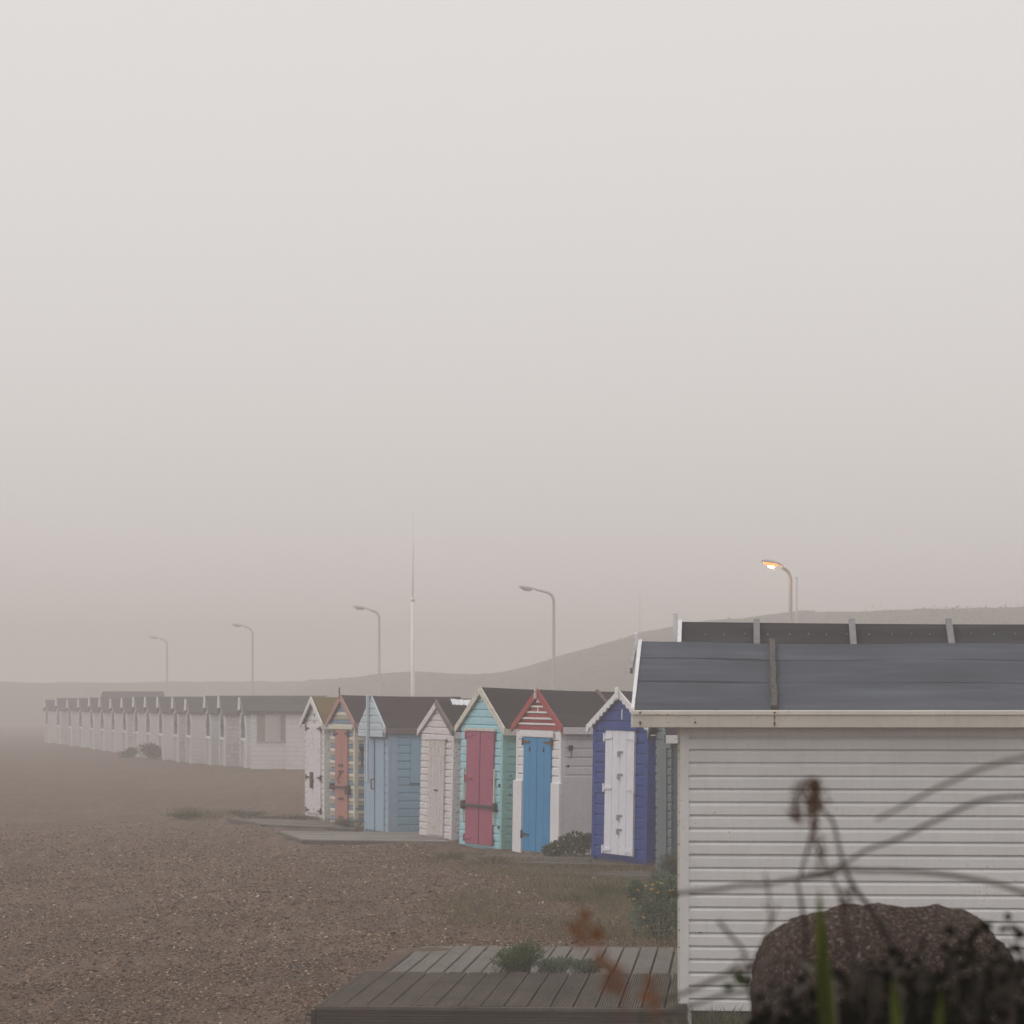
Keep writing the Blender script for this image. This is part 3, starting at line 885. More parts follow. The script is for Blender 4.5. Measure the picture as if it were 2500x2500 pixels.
def slab_deck(name, corners, top, thick, label, m=DECK3, group='low plank decks before the huts'):
    """quadrilateral low plank deck given by its ground corners (front left first, anticlockwise)"""
    c = Vector((sum(p[0] for p in corners) / 4, sum(p[1] for p in corners) / 4, 0))
    e = empty(name, (c.x, c.y, top - thick)); tag(e, label, 'deck', group)
    mb = MB(); n = 9
    P = [Vector((p[0] - c.x, p[1] - c.y, 0)) for p in corners]
    for i in range(n):
        t0, t1 = i / n + .006, (i + 1) / n - .006
        a, b_ = P[0].lerp(P[3], t0), P[1].lerp(P[2], t0); a2, b2 = P[0].lerp(P[3], t1), P[1].lerp(P[2], t1)
        j = random.uniform(-.005, .005)
        vs = [(p.x, p.y, thick + j) for p in (a, b_, b2, a2)] + [(p.x, p.y, thick - .035) for p in (a, b_, b2, a2)]
        mb.add(vs, [(0, 1, 2, 3), (0, 4, 5, 1), (1, 5, 6, 2), (2, 6, 7, 3), (3, 7, 4, 0)])
    mb.build('deck_boards', m, e)
    mb = MB(); a, b_ = P[0], P[1]
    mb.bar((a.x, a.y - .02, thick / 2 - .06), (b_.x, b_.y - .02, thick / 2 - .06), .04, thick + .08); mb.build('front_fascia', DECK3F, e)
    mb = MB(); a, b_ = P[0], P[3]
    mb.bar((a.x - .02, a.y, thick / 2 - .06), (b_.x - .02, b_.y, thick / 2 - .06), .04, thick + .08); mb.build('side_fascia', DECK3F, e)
    return e


def gp(px, py, z=0.0):
    d = F * (CAMZ - z) / (py - HOR)
    return ((px - 1250) / F * d, d)


slab_deck('plank_deck', [gp(742, 2049, -.02), gp(1100, 2054, -.02), gp(1026, 2032, -.02), gp(683, 2029, -.02)], -.02, .1, 'long pale plank deck below the light blue and the lilac white huts')
slab_deck('plank_deck', [gp(1150, 2102, .05), gp(1588, 2113, .05), gp(1560, 2092, .05), gp(1120, 2081, .05)], .05, .12, 'plank deck along the foot of the aqua, red gabled and deep blue huts', wood('deck_dull', (.13, .115, .10), 'x'))
slab_deck('plank_deck', [gp(1300, 2132, .03), gp(1592, 2143, .03), gp(1590, 2128, .03), gp(1262, 2119, .03)], .03, .08, 'lower step deck half buried in shingle before the deep blue hut', wood('deck_dull_step', (.14, .12, .105), 'x'))
slab_deck('plank_deck', [gp(640, 2011, -.03), gp(870, 2022, -.03), gp(812, 2004, -.03), gp(560, 1996, -.03)], -.03, .08, 'overgrown plank deck below the peeling white and the striped huts', wood('deck_overgrown', (.17, .15, .13), 'x'))

# ----------------------------------------------------- far row of porch huts
FROOF = felt('far_felt', (.05, .052, .055))
FWHITE = paint('far_white', (.78, .78, .79), .1)
FVAR = [FWHITE, paint('far_white_cream', (.74, .72, .67), .3), paint('far_white_blue', (.68, .71, .75), .2), paint('far_white_worn', (.70, .69, .68), .6)]
SHADE = plain('porch_board', (.42, .40, .39)); PORCH = plain('porch_shade', (.13, .12, .12)); FGREY = plain('far_barge_grey', (.16, .16, .165))  # porch back, gable and gate darkened: shade of the recess put into their colour


def porch_hut(px, d, label, D=3.0, w=2.2, ridge=2.54, eave=1.97):
    X = (px - 1250) / F * d
    ang = R(84.7) - math.atan(abs(X) / d)
    z0 = gz(X, d) if d < 60 else 0.0
    FL = (X - w * math.cos(ang), d + w * math.sin(ang), z0)
    h = empty('beach_hut', FL, -ang)
    wm = FVAR[(int(px) * 7 // 5) % 4]; ridge += random.uniform(-.05, .05); eave += random.uniform(-.02, .03)
    tag(h, label, 'beach hut', 'white porch huts in the fog')
    po = .7
    sl = (ridge - eave) / (w / 2)
    mb = MB()
    mb.prism([(.0, -.2), (w, -.2), (w, eave - .02), (w / 2, ridge - .03), (0, eave - .02)], po, po + D)
    for x0, x1 in ((0, .05), (w - .05, w)): mb.box(x0, x1, .02, po - .001, -.2, eave - .03)
    clap(mb, lambda x, o, z: (w + o, x, z), lambda z: .02, lambda z: po + D, .02, eave - .03, .15, .02, groove=.016)
    mb.build('wall', wm, h)
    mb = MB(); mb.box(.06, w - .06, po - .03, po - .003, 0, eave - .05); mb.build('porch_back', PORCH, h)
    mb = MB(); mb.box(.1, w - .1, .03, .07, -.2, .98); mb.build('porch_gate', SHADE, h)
    mb = MB(); mb.box(.02, w - .02, -.02, .1, .985, 1.07); mb.build('ledge', FWHITE, h)
    ro = MB()
    for sd in (-1, 1):
        xe = w / 2 + sd * (w / 2 + .14); ze = eave - .14 * sl
        ro.prism([(w / 2, ridge), (xe, ze), (xe, ze + .03), (w / 2, ridge + .03)] if sd > 0 else [(xe, ze), (w / 2, ridge), (w / 2, ridge + .03), (xe, ze + .03)], -.12, po + D + .1)
    ro.build('roof', FROOF, h)
    for x in (.06, w - .06):
        mb = MB(); mb.bbox(x - .08, x + .08, -.04, .018, -.2, eave, .005); mb.build('porch_post', FWHITE, h)
        mb = MB(); xs = 1 if x < w / 2 else -1; mb.bar((x + .06 * xs, -.01, eave - .5), (x + .6 * xs, -.01, eave + .05), .05, .09); mb.build('brace', FWHITE, h)
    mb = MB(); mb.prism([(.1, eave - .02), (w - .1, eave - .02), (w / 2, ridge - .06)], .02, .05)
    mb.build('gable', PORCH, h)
    for sd in (-1, 1):
        xe = w / 2 + sd * (w / 2 + .15); ze = eave - .15 * sl
        mb = MB(); mb.prism([(xe, ze + .04), (xe, ze - .05), (w / 2, ridge - .07), (w / 2, ridge + .04)], -.145 - (.002 if sd > 0 else 0), -.122); mb.build('bargeboard', FGREY, h)
    mb = MB(); mb.prism([(w / 2 - .34, ridge - .42), (w / 2 + .34, ridge - .42), (w / 2 + .03, ridge + .03), (w / 2 - .03, ridge + .03)], -.19, -.15)
    mb.build('finial', FWHITE, h)
    return h


far = [(602, 100.6), (551, 103.9), (516, 106.8), (469, 110), (437, 113), (400, 117), (369, 121), (340, 125), (311, 129.5), (283, 134), (256, 139), (230, 144), (203, 149.5), (176, 155), (148, 161), (120, 167)]
ords = ['nearest', 'second', 'third', 'fourth', 'fifth', 'sixth', 'seventh', 'eighth', 'ninth', 'tenth', 'eleventh', 'twelfth', 'thirteenth', 'fourteenth', 'fifteenth', 'farthest']
for i, (px, d) in enumerate(far):
    lab = {0: 'white porch hut at the right end of the foggy row, touching the hatch hut'}.get(i, f'white porch hut in the foggy row, {ords[i]} counting from its right end' if i < 15 else 'white porch hut at the far left end of the foggy row')
    porch_hut(px, d, lab, ridge=2.54 + (.06 if i in (1, 2) else 0) - (.05 if i in (3, 4) else 0))
# hatch hut and plain hut beside them
def side_hut(px0, px1, d, base_y, label, hatches=(), ridge=2.24, eave=2.06):
    X0 = (px0 - 1250) / F * d; L_ = (px1 - px0) / F * d
    w_ = 2.2
    h = empty('beach_hut', (X0, d + w_, 0), -R(90)); tag(h, label, 'beach hut', 'plain white huts in the fog')
    mb = MB(); mb.prism([(0, -.2), (w_, -.2), (w_, eave), (w_ / 2, ridge - .03), (0, eave)], 0, L_)
    clap(mb, lambda x, o, z: (w_ + o, x, z), lambda z: 0, lambda z: L_, .02, eave - .02, .16, .02)
    mb.build('wall', FWHITE, h)
    ro = MB()
    sl = (ridge - eave) / (w_ / 2)
    for sd in (-1, 1):
        xe = w_ / 2 + sd * (w_ / 2 + .18); ze = eave - .1
        ro.prism([(w_ / 2, ridge), (xe, ze), (xe, ze + .09), (w_ / 2, ridge + .04)] if sd > 0 else [(xe, ze), (w_ / 2, ridge), (w_ / 2, ridge + .04), (xe, ze + .09)], -.15, L_ + .02)
    ro.build('roof', FROOF, h)
    for a, b_, m_ in hatches:
        mb = MB(); mb.bbox(w_ + .012, w_ + .04, a, b_, 1.0, 1.93, .004); mb.build('hatch', m_, h)
        mb = MB(); mb.bbox(w_ + .02, w_ + .06, a - .02, b_ + .02, .95, 1.0, .004); mb.build('hatch_sill', SHADE, h)
    return h


DKH = plain('hatch_grey', (.30, .28, .27)); PLH = plain('hatch_pale', (.55, .53, .50))
side_hut(612, 698, 99.2, 1880, 'low white hut with grey shuttered hatches in the fog', ((.22, .5, DKH), (.54, 1.0, PLH), (1.0 + .03, 1.2, DKH)))
side_hut(698.5, 800, 98.2, 1882, 'low plain white hut without hatches, right of the hatch hut in the fog')
# far left building roof above the row
h = empty('beach_shelter', ((250 - 1250) / F * 150, 150, 0)); tag(h, 'grey roofed shelter standing behind the foggy hut row', 'shelter')
mb = MB(); mb.box(0, 2.9, 0, 3, 0, 2.3); mb.build('wall', FWHITE, h)
mb = MB(); mb.add([(-.2, -.2, 2.3), (3.0, -.2, 2.3), (3.0, 1.5, 2.95), (-.2, 1.5, 2.95), (-.2, 3.2, 2.3), (3.0, 3.2, 2.3)], [(0, 1, 2, 3), (3, 2, 5, 4), (0, 3, 4), (1, 5, 2), (0, 4, 5, 1)]); mb.build('roof', FROOF, h)
# low timber edge at the foot of the far huts
slab_deck('plank_deck', [gp(468, 1884), gp(705, 1886), gp(700, 1880), gp(462, 1879)], .03, .1, 'distant dark plank step at the foot of the foggy white huts', wood('deck_far', (.10, .09, .085), 'x'))

# --------------------------------------------------------------- street lamps
POLE = plain('lamp_grey', (.42, .41, .40), .5, .3); HEAD = plain('lantern_grey', (.45, .44, .43), .5)
LENS = plain('lens_dull', (.45, .44, .42), .3)
m, nt, b = mat_new('lens_lit')
b.inputs['Base Color'].default_value = (.8, .5, .25, 1); b.inputs['Emission Color'].default_value = (1, .29, .045, 1); b.inputs['Emission Strength'].default_value = 2.3
LIT = m
m, nt, b = mat_new('bulb_lit')
b.inputs['Base Color'].default_value = (.8, .6, .35, 1); b.inputs['Emission Color'].default_value = (1, .55, .18, 1); b.inputs['Emission Strength'].default_value = 500
BULB = m
LOFF = 1.4


def lamp(px, py_arm, d, yaw, lit, label, reach=.85):
    top = CAMZ + (HOR - py_arm) / F * d
    X = (px - 1250) / F * d
    z0 = gz(X, min(d, 220))
    e = empty('street_lamp', (X, d, z0), yaw); tag(e, label, 'street lamp', 'street lamps behind the huts')
    e.scale = (1.39, 1.39, 1.39)
    T = (top - z0) / 1.39
    pts = [(0, 0, -.1), (0, 0, 1.2), (0, 0, 1.25), (0, 0, T - .45)]
    rad = [.085, .085, .06, .055]
    for k in range(1, 7):
        a = k / 6 * R(80)
        pts.append((-.34 * (1 - math.cos(a)), 0, T - .45 + .34 * math.sin(a))); rad.append(.05)
    ex, ez = pts[-1][0], pts[-1][2]
    pts.append((ex - reach * .55, 0, ez + .1)); rad.append(.04)
    mb = MB(); mb.tube(pts, rad, 10); mb.build('pole', POLE, e, smooth=True)
    hx, hz = ex - reach * .5, ez + .1
    # lantern: boat shaped body
    mb = MB(); secs = [(0, .05, .05), (.1, .09, .07), (.3, .15, .10), (.5, .15, .10), (.62, .09, .06)]
    vs = []; fs = []; n = 10
    for (x, ry, rz) in secs:
        for k in range(n):
            a = math.pi * k / (n - 1)
            vs.append((hx - x, ry * math.cos(a), hz + x * .12 + rz * math.sin(a) - .01))
    for i in range(len(secs) - 1):
        for k in range(n - 1): fs.append((i * n + k, i * n + k + 1, (i + 1) * n + k + 1, (i + 1) * n + k))
        fs.append((i * n + n - 1, i * n, (i + 1) * n, (i + 1) * n + n - 1))
    fs += [tuple(range(n)), tuple(range(len(secs) * n - 1, (len(secs) - 1) * n - 1, -1))]
    mb.add(vs, fs); mb.build('lantern', HEAD, e, smooth=True)
    mb = MB(); vs = []; fs = []
    secs = [(.12, .07, .03), (.22, .12, .085), (.35, .135, .10), (.48, .12, .085), (.57, .06, .02)]
    for (x, ry, rz) in secs:
        for k in range(n):
            a = math.pi * k / (n - 1)
            vs.append((hx - x, ry * math.cos(a), hz + x * .12 - .013 - rz * math.sin(a)))
    for i in range(len(secs) - 1):
        for k in range(n - 1): fs.append((i * n + k, i * n + k + 1, (i + 1) * n + k + 1, (i + 1) * n + k))
    mb.add(vs, fs); ln = mb.build('lens', LIT if lit else LENS, e, smooth=True)
    if lit:
        mb = MB(); mb.tube([(hx - .25, 0, hz - .068), (hx - .28, 0, hz - .078), (hx - .40, 0, hz - .064), (hx - .43, 0, hz - .055)], [.012, .027, .027, .012], 10)
        mb.build('bulb', BULB, ln, smooth=True)
    return e


lamp(1930, 1378, 117, R(28), True, 'lit street lamp glowing orange above the near hut roofs', .12)
lamp(1352, 1438, 145, R(10), False, 'unlit street lamp behind the aqua and red gabled huts', .75)
lamp(926, 1485, 175, R(8), False, 'unlit street lamp behind the light blue hut', .5)
lamp(617, 1527, 211, R(6), False, 'unlit street lamp above the low white hatch hut', .4)
lamp(408, 1557, 247, R(5), False, 'faintest and farthest street lamp, above the foggy porch huts', .4)

# flagpole and thin masts
MAST = paint('mast_white', (.88, .86, .80), .0, grime=.1)
e = empty('flagpole', (at(1008, 1718, 70).x, 70, 0)); tag(e, 'slender white flagpole rising behind the light blue hut', 'flagpole')
mb = MB(); mb.tube([(0, 0, -.2), (0, 0, 4.85)], [.052, .042], 10); mb.build('lower_mast', MAST, e, smooth=True)
mb = MB(); mb.tube([(0, 0, 4.8), (0.01, 0, 7.0)], [.012, .006], 8); mb.build('upper_mast', MAST, e, smooth=True)
mb = MB(); mb.tube([(0, 0, 4.8), (0, 0, 4.88)], [.045, .045], 10); mb.build('collar', MAST, e, smooth=True)
for px, py, d, r, lab in ((1945, 1410, 200, .075, 'thin grey post just right of the lit street lamp'), (1562, 1450, 300, .05, 'faint thin post in the fog above the left tip of the near roof')):
    X = at(px, py, d); z0 = gz(X.x, min(d, 220))
    e = empty('utility_pole', (X.x, d, z0)); tag(e, lab, 'pole')
    mb = MB(); mb.tube([(0, 0, -.1), (0, 0, X.z - z0)], [r * 1.2, r * .8], 8); mb.build('shaft', POLE, e, smooth=True)
    mb = MB(); mb.tube([(0, 0, X.z - z0), (0, 0, X.z - z0 + .05)], [r * 1.1, r * .5], 8); mb.build('cap', POLE, e, smooth=True)

# --------------------------------------------------------------------- hill
def hill_z(X, Y):
    # skyline height by column at the ridge, ridge nearer on the right
    u = X / 285 * F + 1250
    ridge = 310 + 90 * sstep(950, 350, u) - np.clip((u - 1000) / 1200, 0, 1) * 45
    sky_y = np.interp(u, [-1500, 0, 500, 800, 950, 1150, 1250, 1400, 1560, 1750, 1950, 2200, 2600, 4500], [1668, 1667, 1664, 1656, 1640, 1645, 1638, 1597, 1548, 1512, 1495, 1482, 1474, 1470])
    top = CAMZ + (HOR - sky_y) / F * ridge
    foot = ridge - 55 - 75 * np.clip((u - 1100) / 700, 0, 1)
    k = np.clip((Y - foot) / (ridge - foot), 0, 1) ** .85
    z = -0.4 + (top + .4) * k
    nn = np.zeros_like(X)
    for i in range(X.shape[0]):
        for j in range(X.shape[1]):
            p = Vector((X[i, j] * .12, Y[i, j] * .10, 1.3))
            nn[i, j] = mnoise.noise(p) * 1.0 + mnoise.noise(p * 2.7) * .6 + mnoise.noise(p * 6.1) * .18
    return z + nn * .4 * k


HM = leafmat('hill_scrub_ground', (.035, .045, .028), (.06, .07, .04), .9, 0)
hill = grid_mesh('hill', np.arange(-165, 150, 1.2), np.arange(128, 424, 2.2), hill_z, HM)
tag(hill, 'scrub covered hillside fading into the fog behind the huts', None, kind='structure')
# scrub on the slope: far-off, one mass
mb = MB()
for k in range(15000):
    x = random.uniform(-64, 64); y = random.uniform(135, 400)
    if abs(x) > .2 * y: continue
    z = None
    X_ = np.array([[x]]); Y_ = np.array([[y]])
    z = float(hill_z(X_, Y_)[0, 0])
    if z < 1.2: continue
    if float(hill_z(X_, Y_ + 9)[0, 0]) < z + .3: continue
    cl = mnoise.noise(Vector((x * .25, y * .12, 4)))
    if cl < -.25: continue
    for _ in range(4):
        p = Vector((x + random.gauss(0, .35), y + random.gauss(0, .35), z + random.uniform(-.1, .2 + .6 * max(0, cl))))
        mb.leaf(p, Vector((random.gauss(0, 1), random.gauss(0, 1), random.gauss(.4, .7))), Vector((random.gauss(0, 1), random.gauss(0, 1), 1)), random.uniform(.15, .34), random.uniform(.1, .25), tint=random.random())
o = mb.build('hillside_scrub', leafmat('scrub_leaf', (.025, .035, .018), (.075, .09, .045), .7, .15))
tag(o, 'dark scrub massed over the foggy hillside', None, kind='stuff')

# -------------------------------------------------------------- vegetation
def bush(name, px, d, W_, H_, n, L, Wd, m, label, cat='bush', stem=True, spread=1.0, flowers=0, upright=.3, depth=None, group=None, flm=None, zoff=0.0, lumps=None):
    X = (px - 1250) / F * d
    z0 = gz(X, d) + zoff
    e = empty(name, (X, d, z0)); tag(e, label, cat, group)
    depth = depth or W_ * .7
    lumps = lumps or [(random.uniform(-.3, .3) * W_, random.uniform(-.3, .3) * depth, random.uniform(.35, .75) * H_, random.uniform(.22, .36)) for _ in range(7)]
    mb = MB(); tops = []
    for k in range(n):
        lx, ly, lz, lr = random.choice(lumps)
        v = Vector((random.gauss(0, 1), random.gauss(0, 1), random.gauss(0, 1))).normalized() * (random.random() ** .45)
        p = Vector((lx + v.x * lr * W_, ly + v.y * lr * depth, max(.01, lz + v.z * lr * H_ * 1.15)))
        dr_ = Vector((v.x + random.gauss(0, .6), v.y + random.gauss(0, .6), v.z + random.gauss(upright, .6)))
        if dr_.length < .05: continue
        mb.leaf(p, dr_, Vector((random.gauss(0, 1), random.gauss(0, 1), random.gauss(0, 1))), L * random.uniform(.6, 1.3), Wd * random.uniform(.6, 1.3), tint=min(1, max(0, random.gauss(.45, .25))))
        if p.z > H_ * .55: tops.append(p)
    mb.build('foliage', m, e)
    st = MB()
    for lx, ly, lz, lr in lumps:
        st.tube([(lx * .15, ly * .15, -.05), (lx * .5, ly * .5, lz * .45), (lx, ly, lz)], [.012 * max(1, H_), .009, .004], 5)
        for _ in range(3):
            st.tube([(lx * .5, ly * .5, lz * .5), (lx + random.gauss(0, .2) * W_, ly + random.gauss(0, .2) * depth, lz + random.uniform(0, .3) * H_)], [.006, .002], 4)
    st.build('stem', TWIG, e)
    return e, tops


TWIG = plain('twig_brown', (.09, .065, .045), .8)
DKG = leafmat('leaf_dark_green', (.025, .038, .018), (.11, .135, .065))
MIDG = leafmat('leaf_mid_green', (.05, .085, .03), (.18, .24, .10))
GREYG = leafmat('leaf_grey_green', (.06, .075, .055), (.17, .19, .14))
SEAG = leafmat('leaf_sea_green', (.06, .10, .065), (.26, .33, .22))
DRYG = leafmat('grass_dry', (.10, .085, .045), (.30, .25, .15), .7)
OLIVE = leafmat('grass_olive', (.07, .07, .03), (.20, .18, .085), .7)
SHRG = leafmat('leaf_shrub', (.03, .045, .02), (.15, .17, .085))
YEL = plain('petal_yellow', (.75, .42, .04), .5, var=.1)
WHF = plain('petal_white', (.75, .74, .70), .5, var=.1)


def flower(parent, p, r, m):
    mb = MB()
    for k in range(7):
        a = 2 * math.pi * k / 7 + random.random()
        mb.leaf(Vector(p), Vector((math.cos(a), math.sin(a) * .8 - .3, .35)), Vector((0, -.4, 1)), r, r * .8)
    return mb.build('flower', m, parent)


e, tops = bush('shrub', 1393, 42.4, .66, .40, 1150, .07, .042, SHRG, 'dark green shrub growing between the sky blue doors and the deep blue hut', 'shrub', depth=.45, zoff=.05,
               lumps=[(-.2, 0, .10, .20), (-.05, 0, .16, .25), (.08, 0, .21, .26), (.2, .05, .14, .2), (.27, 0, .23, .12), (-.3, -.05, .06, .14), (0, -.1, .08, .3)])
for px, py in ((1362, 2066), (1398, 2061), (1352, 2078)):
    p = at(px, py, 42.12); flower(e, p - e.location, .022, YEL if px == 1398 else WHF)

e, tops = bush('flowering_shrub', 1612, 28.6, .62, .66, 5200, .035, .016, SEAG, 'bushy grey green shrub with yellow flowers beside the near white hut', 'shrub', depth=.6,
               lumps=[(-.12, 0, .34, .30), (.08, 0, .38, .34), (.22, .1, .42, .3), (-.16, -.1, .2, .24), (.1, -.12, .16, .36), (-.25, 0, .48, .13), (.02, .05, .52, .22), (.25, 0, .2, .3)])
for px, py in ((1577, 2164), (1594, 2161), (1556, 2174), (1614, 2157), (1636, 2176), (1571, 2241), (1578, 2262), (1547, 2196), (1605, 2180), (1590, 2172)):
    p = at(px, py, 28.28 + random.uniform(-.05, .1)); flower(e, p - e.location, .022, YEL)

bush('shrub', 1640, 35.4, .46, .44, 2600, .04, .010, GREYG, 'feathery grey green shrub at the foot of the grey green hut', 'shrub', upright=.9, depth=.4)


def tuft(name, px, d, W_, H_, n, m, label, group='grass tufts on the shingle', lean=.35, bw=.006, zoff=0, cat='grass tuft'):
    X = (px - 1250) / F * d
    e = MB()
    for k in range(n):
        bx, by = random.gauss(0, .3) * W_, random.gauss(0, .3) * W_ * .7
        hh = H_ * random.uniform(.5, 1.05); dx, dy = random.gauss(0, lean) * hh + bx * .4, random.gauss(0, lean) * hh
        ww = bw * random.uniform(.6, 1.4); a = random.random() * 6.28
        ca, sa = math.cos(a) * ww, math.sin(a) * ww
        e.add([(bx - ca, by - sa, 0), (bx + ca, by + sa, 0), (bx + dx * .4 + ca * .7, by + dy * .4 + sa * .7, hh * .6), (bx + dx * .4 - ca * .7, by + dy * .4 - sa * .7, hh * .6), (bx + dx, by + dy, hh)],
              [(0, 1, 2, 3), (3, 2, 4)], tint=min(1, max(0, random.gauss(.5, .25))))
    o = e.build(name, m, loc=(X, d, gz(X, d) + zoff))
    tag(o, label, cat, group)
    return o


def low_clump(px, d, W_, H_, n, m, label, zoff=0):
    e, _ = bush('plant', px, d, W_, H_, n, .04, .009, m, label, 'plant', upright=1.1, depth=min(W_, .5), group='low plants on the beach', zoff=zoff)


tuft('grass_tuft', 1478, 34.5, .46, .24, 420, OLIVE, 'tall green grass tuft right of the beach path, left of the yellow flowered shrub')
tuft('grass_tuft', 1420, 33.2, .6, .15, 360, OLIVE, 'short dull grass tuft left of the tall green tuft')
tuft('grass_tuft', 1130, 42.6, .7, .13, 520, OLIVE, 'wide olive grass tuft on the shingle below the aqua hut')
tuft('grass_tuft', 1210, 41.0, .55, .13, 520, DRYG, 'dry grass tuft at the left end of the deck by the red gabled hut')
tuft('grass_tuft', 462, 60.5, .55, .26, 160, OLIVE, 'dark grass tuft far out on the left of the beach')
tuft('grass_tuft', 500, 60.5, 1.1, .2, 320, DRYG, 'wide pale grass tuft right of the dark tuft on the left of the beach')
low_clump(600, 60.5, .9, .17, 900, DKG, 'spreading green plant on the overgrown deck edge, left of the white hut')
low_clump(450, 60.0, .9, .12, 900, DKG, 'flat dark mat of plants at the left tip of the sleeper line')
low_clump(855, 54.2, .75, .22, 1100, GREYG, 'grey green plant mound at the foot of the striped hut')
low_clump(690, 58.2, 1.6, .14, 1300, DKG, 'long low strip of plants along the overgrown deck')
low_clump(1236, 24.27, .42, .24, 2200, MIDG, 'bushy green plant pushing up between the two near decks', zoff=.06)
low_clump(1290, 24.24, .36, .30, 1700, MIDG, 'taller green plant sprouting between the two near decks, right of the bushy one', zoff=.06)
low_clump(1365, 24.24, .34, .15, 1300, SEAG, 'small pale green plant at the right between the two near decks', zoff=.06)
low_clump(1438, 24.24, .30, .16, 1000, SEAG, 'sea green sprig farthest right between the two near decks', zoff=.06)
bush('shrub', 366, 118.5, .95, .58, 900, .12, .08, leafmat('brown_scrub', (.06, .045, .035), (.16, .12, .09)), 'rounded brown bush standing before the foggy porch huts', 'shrub', group='shrubs by the foggy huts')
bush('shrub', 312, 123, .8, .4, 500, .12, .08, DKG, 'low dark bush left of the brown bush before the foggy huts', 'shrub', group='shrubs by the foggy huts')

# thin grass over the shingle near the huts: countless
mb = MB()
for k in range(60000):
    y = random.uniform(26.8, 44); x = random.uniform(-2.6, 2.3)
    u = 1250 + x / y * F
    dens = mnoise.noise(Vector((x * .9, y * .5, 2))) * .9 + (u - 1110) / 460 - max(0, (30 - y)) * .18
    if y > 43: continue
    if random.random() > dens: continue
    z = gz(x, y); hh = random.uniform(.03, .11); ww = .005
    a = random.random() * 6.28; ca, sa = math.cos(a) * ww, math.sin(a) * ww
    dx, dy = random.gauss(0, .5) * hh, random.gauss(0, .5) * hh
    mb.add([(x - ca, y - sa, z), (x + ca, y + sa, z), (x + dx, y + dy, z + hh)], [(0, 1, 2)], tint=random.random())
o = mb.build('grass', leafmat('beach_grass', (.085, .078, .038), (.25, .21, .115), .7)); tag(o, 'sparse short grass growing through the shingle', None, kind='stuff')

# litter: pale stones
for px, py, r in ((1450, 2151, .035), (1418, 2190, .03), (1268, 2188, .024)):
    x, y = gp(px, py, -.03)
    m_ = MB(); vs = []; 
    for i in range(6):
        for k in range(8):
            a = math.pi * i / 5; b2 = 2 * math.pi * k / 8; rr = r * (1 + .2 * math.sin(k * 2.1 + i))
            vs.append((math.sin(a) * math.cos(b2) * rr, math.sin(a) * math.sin(b2) * rr, math.cos(a) * rr * .6))
    m_.add(vs, [(i * 8 + k, i * 8 + (k + 1) % 8, (i + 1) * 8 + (k + 1) % 8, (i + 1) * 8 + k) for i in range(5) for k in range(8)])
    o = m_.build('stone', plain('chalk', (.6, .58, .54)), smooth=True, loc=(x, y, gz(x, y) + .01))
    tag(o, {1450: 'white stone in the grass, nearest the lower step deck', 1418: 'white stone left of the grass tufts, in front of the plank decks', 1268: 'small white stone on open shingle, leftmost of the pale stones'}[px], 'stone', 'pale stones on the shingle')

# grass at the foot of the near hut
GRN = leafmat('grass_green', (.03, .038, .014), (.13, .14, .055), .7)


def near_tuft(px, d, W_, H_, n, m, label):
    return tuft('grass_tuft', px, d, W_, H_, n, m, label, group='grass at the foot of the near hut', lean=.3, bw=.0065)


near_tuft(1725, 20.6, .34, .30, 130, GRN, 'green grass tuft at the bottom left corner of the near white wall')
near_tuft(1795, 20.6, .32, .27, 130, GRN, 'green grass tuft under the near white wall, beside the boulder')
near_tuft(1690, 20.6, .3, .15, 120, DRYG, 'dry grass tuft where the ridged deck meets the near white wall')

